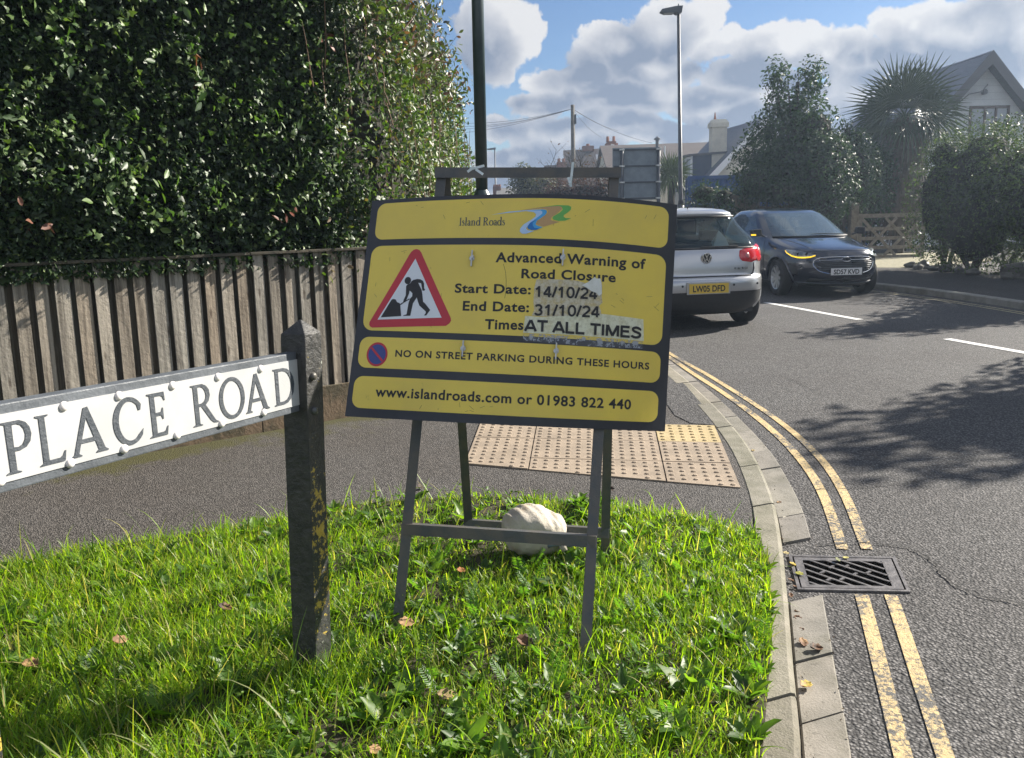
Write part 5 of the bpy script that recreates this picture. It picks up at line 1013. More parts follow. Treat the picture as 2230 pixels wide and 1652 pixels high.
# fan palm
def palm(name, label, base, zc, n, R, rl, seed, skirt=True, col=None, nl=34):
    rnd = random.Random(seed); t = thing(name, label, 'palm tree', base); mb = MB(); prof = []
    mb.tube([(0, 0, -.1), (.02, 0, zc*.5), (0, 0, zc)], [.17, .15, .12], 12); mb.build('trunk', M_BARK, t)
    def fans(dirs, R_0, rl_0, droop, spread, w):
        V = []; F = []
        for d in dirs:
            d = Vector(d).normalized(); c0 = Vector((0, 0, zc)); R, rl = R_0*rnd.uniform(.75, 1.15), rl_0*rnd.uniform(.78, 1.1); side = d.cross(Vector((0, 1, 0)) if d.z > -.1 and abs(d.y) < .75 else Vector((0, 0, 1)));  side = side.normalized() if side.length > .05 else Vector((1, 0, 0)); side = (side+Vector((rnd.uniform(-.3, .3), rnd.uniform(-.3, .3), rnd.uniform(-.25, .25)))).normalized(); nrm = side.cross(d).normalized(); hub = c0+d*R
            b = len(V); pw = .012; V += [c0-side*pw, c0+side*pw, hub+side*pw, hub-side*pw]; F.append((b, b+1, b+2, b+3))
            for i in range(nl):
                a = (i/(nl-1)-.5)*2*spread; e = d*math.cos(a)+side*math.sin(a); L = rl*(1-.22*abs(a/spread)**2)*rnd.uniform(.93, 1.05); s2 = e.cross(nrm).normalized()*w; mid = hub+e*L*.55+nrm*.03; tip = hub+e*L+Vector((0, 0, -(droop+.55*max(0, .35-d.z))*L*rnd.uniform(.4, 1.3)))
                b = len(V); V += [hub, mid-s2+nrm*.012, mid, mid+s2+nrm*.012, tip]; F += [(b, b+1, b+2), (b, b+2, b+3), (b+1, b+4, b+2), (b+2, b+4, b+3)]
        return V, F
    ds = []
    for i in range(n):
        a = i*2.399; e = rad(78-120*(i/n)**.9); ds.append((math.cos(a)*math.cos(e), math.sin(a)*math.cos(e), math.sin(e)))
    V, F = fans(ds, R, rl, .10, rad(112), .025); M_ = mat('palm_leaf', (.038, .062, .028), (.055, .08, .03), 6, .4, spec=.5) if col is None else col
    MB().add(V, F).build('fronds', M_, t, recalc=False)
    if skirt:
        V = []; F = []
        for i in range(1500):
            a = rnd.uniform(0, 6.28); zt = rnd.uniform(1.3, zc); L = rnd.uniform(.5, 1.1); r0 = rnd.uniform(.12, .3); r1 = r0+rnd.uniform(.10, .55)*(.4+.6*zt/zc); w = rnd.uniform(.010, .024); a2 = a+rnd.uniform(-.25, .25)
            d = Vector((math.cos(a), math.sin(a), 0)); d2 = Vector((math.cos(a2), math.sin(a2), 0)); tg = Vector((-d.y, d.x, 0)); b = len(V)
            for p in (d*r0+Vector((0, 0, zt)), d.lerp(d2, .5)*(r0+(r1-r0)*.8)+Vector((0, 0, zt-L*.30)), d2*r1+Vector((0, 0, zt-L))): V += [p-tg*w, p+tg*w]
            F += [(b, b+1, b+3, b+2), (b+2, b+3, b+5, b+4)]
        MB().add(V, F).build('dead_fronds', mat('dead_palm_leaf', (.13, .105, .08), (.075, .06, .045), 6, .8), t, recalc=False)
    return t
b0 = B(1957, 23.6); palm('fan_palm', 'fan palm with spiky round leaves and a hanging brown skirt behind the gate', b0, 3.85, 30, .60, 1.15, 3, nl=26)
b0 = B(1460, 33); palm('spiky_palm', 'small pale green spiky palm beside the white dormer, above the blue container', b0, 2.75, 22, .12, 1.0, 5, False, mat('pale_palm_leaf', (.13, .17, .05), (.09, .12, .04), 4, .5), 16)

# ---------------------------------------------------------------- gate, fences, stones on the far side
gt = thing('field_gate', 'five-bar wooden gate with a thick post, between the blue car and the hedge bush', 'gate', tuple(at(1850, 500, 21.5)[:2])+(0,))
gx = Vector((1.0, .10, 0)).normalized(); W_ = 1.85
def gp(u, z, o=0): return gx*u+Vector((0, o, z))
for i, z in enumerate((.12, .36, .60, .84, 1.18)): MB().bar(gp(.22, z), gp(W_+.2, z), .03, .085 if i < 4 else .10).build('rail', M_GATE, gt)
for u in (.27, W_+.15): MB().bar(gp(u, .06, -.03), gp(u, 1.24, -.03), .09, .035, (0, 1, 0)).build('stile', M_GATE, gt)
for a, b in (((.30, .16), (1.25, 1.12)), ((W_+.1, .16), (.95, 1.12)), ((.30, 1.12), (1.25, .16)), ((.95, .16), (W_+.1, 1.12))): MB().bar(gp(a[0], a[1], -.04), gp(b[0], b[1], -.04), .07, .025, (0, 1, 0)).build('brace', M_GATE, gt)
MB().box(-.02, .18, -.12, .08, -.1, 1.52).build('gate_post', M_GATE, gt, bevel=.02)
bf = thing('board_fence', 'brown timber board fence with a raised rail frame behind the blue car roof', 'fence', tuple(at(1700, 500, 21.8)[:2])+(0,))
def bfx(px): return (at(px, 445, 21.8)).x-bf.location.x
for i in range(11):
    x = bfx(1650)+i*(bfx(1770)-bfx(1650))/11; MB().box(x+.004, x+(bfx(1770)-bfx(1650))/11-.004, -.01, .012, .05, 1.50-.01*(i % 3)).build('board', M_GATE, bf)
MB().box(bfx(1592), bfx(1655), -.06, -.03, 1.70, 1.78).box(bfx(1600), bfx(1604), -.06, -.02, 0, 1.70).box(bfx(1648), bfx(1653), -.06, -.02, 0, 1.70).box(bfx(1600), bfx(1652), -.055, -.03, 1.30, 1.36).box(bfx(1600), bfx(1652), -.055, -.03, 1.46, 1.52).build('rail_frame', M_GATE, bf)
MB().box(bfx(1604), bfx(1648), .02, .03, 1.1, 1.68).build('back_panel', M_GATE, bf)
MB().box(bfx(1650), bfx(1772), -.03, -.01, 1.40, 1.47).build('rail', M_GATE, bf)
def rock(label, px, py, Y, r, seed, group='stones along the foot of the hedge bush'):
    rr = random.Random(seed); bm = bmesh.new(); bmesh.ops.create_icosphere(bm, subdivisions=3, radius=1); k = [rr.uniform(.6, 1.25) for _ in range(3)]; ph = rr.uniform(0, 6)
    for v in bm.verts: q = v.co; d = 1+.16*math.sin(q.x*3+ph)*math.cos(q.y*4+ph)+.1*math.sin(q.z*5+ph); v.co = Vector((q.x*k[0]*d, q.y*k[1]*d, q.z*.75*k[2]*d))*r
    me = bpy.data.meshes.new('stone'); bm.to_mesh(me); bm.free(); me.materials.append(M_ROCK); p = at(px, py, Y); return tag(link('stone', me, None, (p.x, Y, .09+r*.4)), label, 'stone', group)
for i, (px, Y, r) in enumerate(((1985, 18.0, .12), (2010, 17.6, .15), (2035, 17.0, .13), (2060, 16.6, .16), (2088, 16.2, .13), (2000, 17.3, .10), (2120, 15.7, .12))): rock('rough grey stone in the row at the foot of the hedge bush', px, 590, Y, r, i)
rock('largest pale rough stone at the right edge of the photo under the hedge bush', 2225, 575, 14.8, .30, 77, None)
sheet('driveway', [(8.6, 17.9), (11.5, 19.5), (13, 24), (8.2, 23.5), (7.2, 18.6)], .094, mat('gravel_drive', (.30, .27, .19), (.20, .19, .12), 12, .95, bump=.6, bscale=30))

# ---------------------------------------------------------------- buildings
def quad_prism(a, b, c, d, t, name, m, parent):    # sloping slab: four corners, thickness t downwards along its normal
    a, b, c, d = map(Vector, (a, b, c, d)); n = (b-a).cross(d-a).normalized()
    if n.z < 0: n = -n
    return MB().prism([a, b, c, d], -n*t).build(name, m, parent)
# grey clapboard gabled house on the right
hp_ = at(2163, 110, 27.55); h = thing('clapboard_house', 'grey clapboard house with a steep slate roof and gable window at the right', 'house', (hp_.x, 28, 0)); AZ = hp_.z; HW = 3.4; EZ = 2.3; LY = 7.5
MB().add([(-HW+.25, 0, 0), (HW-.25, 0, 0), (HW-.25, 0, EZ), (0, 0, AZ-.35), (-HW+.25, 0, EZ), (-HW+.25, LY, 0), (HW-.25, LY, 0), (HW-.25, LY, EZ), (0, LY, AZ-.35), (-HW+.25, LY, EZ)], [(0, 1, 2, 3, 4), (9, 8, 7, 6, 5), (0, 4, 9, 5), (1, 6, 7, 2), (4, 3, 8, 9), (3, 2, 7, 8)]).build('wall', M_CLAP, h)
sl_ = (AZ-EZ)/HW
for s in (-1, 1):
    quad_prism((0, -.45, AZ), (s*HW*1.05, -.45, AZ-HW*1.05*sl_), (s*HW*1.05, LY, AZ-HW*1.05*sl_), (0, LY, AZ), .10, 'roof', M_SLATE, h)
    MB().prism([(0, -.475, AZ+.01), (s*HW*1.05, -.475, AZ-HW*1.05*sl_+.01), (s*HW*1.05, -.475, AZ-HW*1.05*sl_-.34), (0, -.475, AZ-.42)], (0, .024, 0)).build('bargeboard', M_BARGE, h)
wx0, wx1, wz0, wz1 = at(2111, 235, 28).x-hp_.x, at(2197, 235, 28).x-hp_.x, 3.35, at(2150, 231, 28).z
wf = MB(); wf.box(wx0, wx1, -.05, .02, wz1-.09, wz1); wf.box(wx0, wx1, -.06, .02, wz0, wz0+.1)
for f in (0, .36, .64, .955): wf.box(wx0+(wx1-wx0)*f, wx0+(wx1-wx0)*f+.07, -.052, .02, wz0, wz1)
w_ = wf.build('window', M_WINF, h); MB().box(wx0, wx1, -.02, -.01, wz0, wz1).build('pane', M_PANEB, w_)
MB().tube([(-.9, -.10, 4.62), (-.5, -.12, 4.95), (-.1, -.12, 5.02), (.1, -.1, 5.25)], .018, 6).lathe([(.0001, 0), (.09, 0), (.09, .1), (.0001, .1)], 12, Matrix.Translation((-.05, -.15, 5.0)) @ Matrix.Rotation(rad(90), 4, 'X')).build('satellite_fitting', M_BARGE, h)
MB().bar((1.55, -.7, AZ-1.55*sl_+.62), (4.2, -.2, AZ-1.55*sl_+.4), .5, .05).build('solar_panel', M_WPAINT, h)
# white rendered house with dormer and chimney
h = thing('rendered_house', 'slate-roofed house with a cream chimney and white dormer behind the container', 'house', (11.1, 40, 0))
hx = lambda X, Y, z: Vector((X-11.1, Y-40, z))
MB().add([hx(9.6, 40.1, 0), hx(14.6, 40.1, 0), hx(14.6, 40.1, 2.9), hx(12.1, 40.1, 5.45), hx(9.6, 40.1, 2.9), hx(9.0, 46, 0), hx(14, 46, 0), hx(14, 46, 2.9), hx(11.4, 46, 5.45), hx(9, 46, 2.9)], [(0, 1, 2, 3, 4), (9, 8, 7, 6, 5), (0, 4, 9, 5), (1, 6, 7, 2), (4, 3, 8, 9), (3, 2, 7, 8)]).build('wall', M_REND, h)
quad_prism(hx(9.35, 39.9, 2.82), hx(12.1, 39.9, 5.62), hx(11.4, 46, 5.62), hx(8.75, 46, 2.82), .1, 'roof', M_SLATE, h); quad_prism(hx(14.9, 39.9, 2.82), hx(12.1, 39.9, 5.62), hx(11.4, 46, 5.62), hx(14.3, 46, 2.82), .1, 'roof', M_SLATE, h)
MB().prism([hx(9.35, 39.86, 2.86), hx(12.1, 39.86, 5.66), hx(12.1, 39.86, 5.30), hx(9.6, 39.86, 2.72)], (0, .035, 0)).prism([hx(14.9, 39.86, 2.86), hx(12.1, 39.86, 5.66), hx(12.1, 39.86, 5.30), hx(14.6, 39.86, 2.72)], (0, .035, 0)).build('bargeboard', M_WPAINT, h)
cx_ = at(1563.5, 300, 41.2); cw = .36; q = hx(cx_.x, 41.2, 0); CT = at(1563, 262, 41.2).z
ch = MB().box(q.x-cw, q.x+cw, q.y-.33, q.y+.33, 2.9, CT-.36).build('chimney', M_REND, h, bevel=.02)
MB().box(q.x-cw-.06, q.x+cw+.06, q.y-.39, q.y+.39, CT-.36, CT-.15).add([(q.x+sx_*(cw+.06 if k == 0 else cw-.06), q.y+sy*(.39 if k == 0 else .27), CT-.15+.16*k) for k in (0, 1) for sx_, sy in ((-1, -1), (1, -1), (1, 1), (-1, 1))], [(0, 1, 5, 4), (1, 2, 6, 5), (2, 3, 7, 6), (3, 0, 4, 7), (4, 5, 6, 7)]).build('chimney_cap', M_REND, ch)
MB().tube([(q.x-.16, q.y, CT), (q.x-.16, q.y, CT+.13), (q.x-.16, q.y, CT+.36)], [.07, .05, .02], 8).build('chimney_pot', M_POT, ch)
d0, d1 = hx(8.95, 40.9, 0), hx(8.95, 44.4, 0); D = MB()
dm = MB().add([(d0.x, d0.y, 2.4), (d0.x, d0.y, 4.05), (d0.x+1.6, d0.y, 4.12), (d0.x+1.6, d0.y, 2.4), (d1.x-.35, d1.y, 2.4), (d1.x-.35, d1.y, 4.05), (d1.x+1.25, d1.y, 4.12), (d1.x+1.25, d1.y, 2.4)], [(0, 1, 2, 3), (7, 6, 5, 4), (0, 4, 5, 1), (1, 5, 6, 2)]).build('dormer', mat('dormer_cheek', (.035, .055, .10), (.05, .07, .11), 4, .6), h)
quad_prism((d0.x-.22, d0.y-.1, 4.10), (d0.x+1.7, d0.y-.1, 4.20), (d1.x+1.35, d1.y+.1, 4.20), (d1.x-.57, d1.y+.1, 4.10), .1, 'dormer_roof', M_BARGE, dm)
fw = MB(); dn = Vector((d1.x-.35-d0.x, d1.y-d0.y, 0))
for t in (0, .25, .5, .75, .97): p0 = Vector((d0.x-.03, d0.y, 2.4))+dn*t; fw.bar(p0+Vector((-.02, .05, 0)), p0+Vector((-.02, .05, 1.65)), .10, .06, (0, 1, 0))
for z in (2.75, 3.96): fw.bar(Vector((d0.x-.05, d0.y, z)), Vector((d0.x-.05, d0.y, z))+dn, .06, .12)
wd = fw.build('window', M_WPAINT, dm); MB().add([Vector((d0.x-.02, d0.y, z))+dn*t for t in (0, 1) for z in (2.75, 3.96)], [(0, 1, 3, 2)]).build('pane', M_PANEB, wd)
# long brown-roofed house behind
h = thing('long_roof_house', 'long brown-roofed house with a thin flue pipe behind the large sign back', 'house', (9, 50, 0))
for s, m_ in ((0, 'roof'),): quad_prism((-3.2, -.2, 4.0), (4.5, -.2, 4.0), (4.5, 3.2, 5.62), (-3.2, 3.2, 5.55), .12, 'roof', M_TILE, h); quad_prism((-3.2, 6.6, 4.0), (4.5, 6.6, 4.0), (4.5, 3.2, 5.62), (-3.2, 3.2, 5.55), .12, 'roof', M_TILE, h)
MB().add([(-3, 0, 0), (4.3, 0, 0), (4.3, 0, 3.95), (-3, 0, 3.95), (-3, 6.4, 0), (4.3, 6.4, 0), (4.3, 6.4, 3.95), (-3, 6.4, 3.95), (-3, 3.2, 5.4), (4.3, 3.2, 5.4)], [(0, 1, 2, 3), (7, 6, 5, 4), (0, 3, 8, 7, 4), (1, 5, 6, 9, 2)]).build('wall', M_REND, h)
fx = at(1441, 330, 49).x-9; fz = at(1441, 300, 49).z; MB().tube([(fx, .5, 3.6), (fx, .5, fz)], .10, 10).tube([(fx, .5, fz), (fx, .5, fz+.06)], [.2, .2], 10).tube([(fx, .5, fz+.06), (fx, .5, fz+.2)], [.2, .02], 10).build('flue_pipe', M_LAMPD, h)
MB().tube([(fx+.35, -.05, 2.5), (fx+.35, -.05, 5.2)], .05, 8).build('downpipe', M_ZINC, h)
# white gabled house left of it, with chimney pots
h = thing('white_gable_house', 'white gable end with bargeboards and chimney pots beside the large sign back', 'house', (6.6, 56, 0))
gl = at(1318, 430, 56).x-6.6; gr = at(1400, 430, 56).x-6.6; gm = at(1334, 316, 56); 
MB().prism([(gl, 0, 0), (gr, 0, 0), (gr, 0, gm.z-.1), (gm.x-6.6, 0, gm.z-.1), (gl+.1, 0, 2.2)], (0, 5, 0)).build('wall', M_RENW, h)
MB().bar((gl-.15, -.08, 2.0), (gm.x-6.6, -.08, gm.z+.03), .12, .22, (0, 0, 1)).bar((gl+.25, -.06, 2.0), (gm.x-6.2, -.06, gm.z-.35), .1, .12, (0, 0, 1)).build('bargeboard', M_WPAINT, h)
ct = at(1334, 313, 56).z; c = MB().box(gm.x-6.6-.25, gm.x-6.6+.55, 1.5, 2.3, ct-.4, ct+.15).box(gm.x-6.6-.15, gm.x-6.6+.45, 1.6, 2.2, ct+.15, ct+.28).build('chimney', M_BRICK, h)
for dx in (-.1, .32): MB().tube([(gm.x-6.6+dx, 1.9, ct+.25), (gm.x-6.6+dx, 1.9, ct+.62)], [.11, .09], 10).build('chimney_pot', M_POT, c)
# terrace far down the road
h = thing('brick_terrace', 'distant dark-roofed brick terrace with a skylight behind the utility pole', 'house', (5.5, 72, 0))
tx = lambda px, Y=72: at(px, 420, Y).x-5.5
tz = lambda py, px=1280, Y=72: at(px, py, Y).z
x0, x1 = tx(1235), tx(1345); quad_prism((x0, 0, tz(425)), (x1, 0, tz(425)), (x1, 4.5, tz(323, Y=76)), (x0, 4.5, tz(326, Y=76)), .15, 'roof', M_TILE, h)
MB().box(x0+.1, x1-.1, .2, 8, 0, tz(425)-.1).prism([(x0+.12, .3, tz(425)-.1), (x0+.12, 8, tz(425)-.1), (x0+.12, 4.5, tz(328, Y=76))], (x1-x0-.3, 0, 0)).build('wall', M_BRICK, h)
MB().add([(tx(1307), 2.4, tz(352, Y=74.5)), (tx(1321), 2.4, tz(352, Y=74.5)), (tx(1319), 3.2, tz(337, Y=75)), (tx(1306), 3.2, tz(337, Y=75))], [(0, 1, 2, 3)]).build('skylight', M_PANEB, h)
for px, py in ((1282, 318),):
    X = tx(px, 76); c = MB().box(X-.5, X+.5, 4.0, 5.0, tz(330, Y=76), tz(py, Y=76)).build('chimney', M_BRICK, h); MB().tube([(X, 4.5, tz(py, Y=76)), (X, 4.5, tz(py-5, Y=76))], .16, 8).build('chimney_pot', M_POT, c)
X = tx(1224, 70); c = MB().box(X-.38, X+.38, -2, -1.2, 0, tz(352, Y=70)).build('chimney', M_BRICK, h)
for dx in (-.2, .18): MB().tube([(X+dx, -1.6, tz(352, Y=70)), (X+dx, -1.6, tz(344, Y=70))], .12, 8).build('chimney_pot', M_POT, c)
h = thing('low_house', 'far low house with a flat dark roofline left of the terrace', 'house', (3, 80, 0)); q0, q1 = at(1165, 430, 80).x-3, at(1222, 430, 80).x-3
MB().box(q0+1.2, q1, 0, 6, 0, at(1190, 364, 80).z-.05).build('wall', M_BRICK, h); MB().box(q0+1.0, q1+.1, -.2, 6.2, at(1190, 364, 80).z-.05, at(1190, 361, 80).z).build('roof', M_TILE, h); MB().box(q0, q0+1.2, .5, 6, 0, at(1170, 367, 80).z).build('side_wall', M_BRICK, h)
h = thing('grey_house', 'distant grey house with a row of chimney pots under the sign top bar', 'house', (-1, 62, 0)); q0, q1 = at(1086, 420, 62).x+1, at(1150, 420, 62).x+1; zr = at(1095, 408, 62).z
MB().box(q0, q1, 0, 5, 0, zr-.9).build('wall', M_REND, h); quad_prism((q0-.2, -.3, zr-1.0), (q1+.2, -.3, zr-1.0), (q1+.2, 2.5, zr), (q0-.2, 2.5, zr), .12, 'roof', mat('grey_roof', (.16, .155, .15), (.12, .12, .12), 5, .8), h)
c = MB().box(at(1072, 405, 62).x+1, at(1090, 405, 62).x+1, 2, 2.8, zr-1, at(1080, 405, 62).z).build('chimney', M_BRICK, h)
for px in (1075, 1080, 1084, 1088): X = at(px, 400, 62).x+1; MB().tube([(X, 2.4, at(1080, 406, 62).z), (X, 2.4, at(1080, 400, 62).z)], .07, 7).build('chimney_pot', M_POT, c)
# large road sign seen from behind
h = thing('direction_sign', 'grey back of a large road sign on two posts, beside the blue container', 'road sign', (at(1386, 500, 20).x, 20, 0)); x0, x1 = at(1334, 380, 20).x-h.location.x, at(1438, 380, 20).x-h.location.x; z1 = at(1386, 322, 20).z; z0 = at(1386, 436, 20).z
MB().box(x0, x1, .0, .012, z0, z1).build('sign_panel', M_ALU, h)
for f in (.03, .34, .65, .96): z = z0+(z1-z0)*f; MB().box(x0+.02, x1-.02, -.03, -.002, z-.014, z+.014).build('stiffener', M_ALUD, h)
for px in (1353.5, 1433): X = at(px, 380, 20).x-h.location.x; MB().tube([(X, -.075, 0), (X, -.075, z1-.02)], .043, 14).build('post', M_ALUD, h, smooth=True)
for px in (1353.5, 1433):
    X = at(px, 380, 20).x-h.location.x
    for f in (.03, .34, .65, .96): MB().box(X-.06, X+.06, -.125, -.028, z0+(z1-z0)*f-.018, z0+(z1-z0)*f+.018).build('bracket', M_ZINC, h)
# blue shipping container
h = thing('shipping_container', 'blue corrugated shipping container behind the slim lamp post', 'container', (6.45, 30, 0), rad(-10)); CH = 2.62; CL, CW = 6.06, 2.44
def corr(a, b, nrm, n, d):
    V = []; a, b, nrm = Vector(a), Vector(b), Vector(nrm)
    for i in range(n):
        for t, o in ((0, 0), (.28, 0), (.42, -d), (.72, -d), (.86, 0)): p = a.lerp(b, (i+t)/n)+nrm*o; V += [(p.x, p.y, .14), (p.x, p.y, CH-.10)]
    p = b; V += [(p.x, p.y, .14), (p.x, p.y, CH-.10)]; k = len(V)//2
    return MB().add(V, [(2*i, 2*i+2, 2*i+3, 2*i+1) for i in range(k-1)])
corr((.06, 0, 0), (CL-.06, 0, 0), (0, -1, 0), 22, .036).build('side_panel', M_CONT, h); corr((0, CW-.06, 0), (0, .06, 0), (-1, 0, 0), 9, .036).build('end_panel', M_CONT, h)
fr_ = MB()
for x in (0, CL):
    for y in (0, CW): fr_.box(x-.06, x+.06, y-.06, y+.06, 0, CH)
for z in (.07, CH-.06):
    for y in (0, CW): fr_.box(.06, CL-.06, y-.045, y+.045, z-.06, z+.06)
    for x in (0, CL): fr_.box(x-.045, x+.045, .06, CW-.06, z-.06, z+.06)
fr_.build('corner_frame', M_CONT, h); MB().box(.04, CL-.04, .04, CW-.04, CH-.05, CH-.02).build('roof', M_CONT, h)
# utility pole and its wires
pt = at(1247, 229, 50); h = thing('utility_pole', 'wooden utility pole with wires standing beyond the warning sign', 'utility pole', (pt.x, 50, 0))
MB().tube([(0, 0, 0), (0, 0, pt.z)], [.15, .11], 12).build('pole', M_POLEW, h, smooth=True); MB().box(.10, .2, -.16, -.02, pt.z-1.1, pt.z-.55).build('junction_box', M_LAMPD, h)
def wire(a, b, sag, r=.011): a, b = Vector(a), Vector(b); MB().tube([a.lerp(b, t)-Vector((0, 0, sag*4*t*(1-t))) for t in np.linspace(0, 1, 14)], r, 5).build('wire', M_WIRE, h, recalc=False)
T0 = Vector((0, 0, pt.z-.22))
for px, py, Y, z in ((980, 268, 60, .3), (980, 276, 60, .3), (985, 283, 62, .25), (985, 292, 63, .22)): q = at(px, py, Y); wire(T0, q-h.location, z)
for px, py, Y, z in ((1310, 300, 56, .2), (1345, 285, 52, .15), (1420, 312, 50, .25)): q = at(px, py, Y); wire(T0, q-h.location, z, .009)
for px in (1241, 1254): pass
# bare tree and shrubs seen between sign frame and sky
def bare_tree(name, label, base, H, spread, seed, leaves=0):
    rr = random.Random(seed); t = thing(name, label, 'tree', base); mb = MB(); tips = []
    def grow(p, d, L, r, lev):
        n = 4; pts = [p]; dd = d.copy()
        for i in range(n): dd = (dd+Vector((rr.uniform(-.2, .2), rr.uniform(-.2, .2), rr.uniform(-.02, .16)))).normalized(); pts.append(pts[-1]+dd*L/n)
        mb.tube(pts, [r*(1-.5*i/n) for i in range(n+1)], 5 if lev else 8)
        if lev >= 4: tips.append(pts[-1]); return
        for i in range(3 if lev else 6):
            a = rr.uniform(0, 6.28); e = rr.uniform(.35, .95)*spread; nd = (dd*math.cos(e)+(Vector((math.cos(a), math.sin(a), 0))-dd*dd.dot(Vector((math.cos(a), math.sin(a), 0)))).normalized()*math.sin(e)).normalized(); s = pts[rr.randint(2, n)]; tips.append(s); grow(s, nd, L*rr.uniform(.55, .85), r*.5, lev+1)
    grow(Vector((0, 0, -.1)), Vector((0, 0, 1)), H*.42, .13, 0); mb.build('branches', M_BARK, t, recalc=False)
    if leaves:
        P = np.array(tips)[RNG.integers(0, len(tips), leaves)]+RNG.normal(size=(leaves, 3))*.12; V, T, k = scatter(P, np.tile([0, 0, 1.], (leaves, 1)), RNG.uniform(.08, .16, leaves), OVAL, 1.2); mesh_np('last_leaves', V, T, M_LEAF2, tints(leaves, k, [(.14, .06, .035), (.08, .05, .035)], [1, 1]), t)
b0 = B(1300, 38); bare_tree('bare_tree', 'nearly leafless branching tree beside the utility pole', b0, 4.6, 1.0, 4, 160)
b0 = B(1248, 44); bare_tree('bare_tree', 'smaller thin bare tree left of the utility pole', b0, 5.3, 1.0, 9, 90)
b0 = B(1155, 46); plant('garden_shrub', 'olive green round-topped shrub framed under the top bar of the sign', 'shrub', b0, [(rel(1150, 410, 46, b0), (1.2, 1, 1.2)), (rel(1140, 385, 46, b0), (.7, .7, .75)), (rel(1185, 412, 45, b0), (.8, .7, .9))], 3500, .14, [(.085, .09, .045), (.12, .11, .06), (.06, .07, .035)], [2, 1, 2], gap=.2)
b0 = B(1262, 34); plant('copper_hedge', 'dark red leaved hedge framed under the top bar of the sign', 'hedge', b0, [(rel(1222, 425, 34, b0), (.85, .6, .65)), (rel(1272, 420, 34, b0), (.8, .6, .6)), (rel(1315, 418, 34, b0), (.7, .6, .62)), (rel(1360, 420, 34, b0), (.6, .6, .6))], 4200, .10, [(.075, .03, .032), (.05, .03, .03), (.10, .045, .035)], [2, 2, 1], gap=.2)

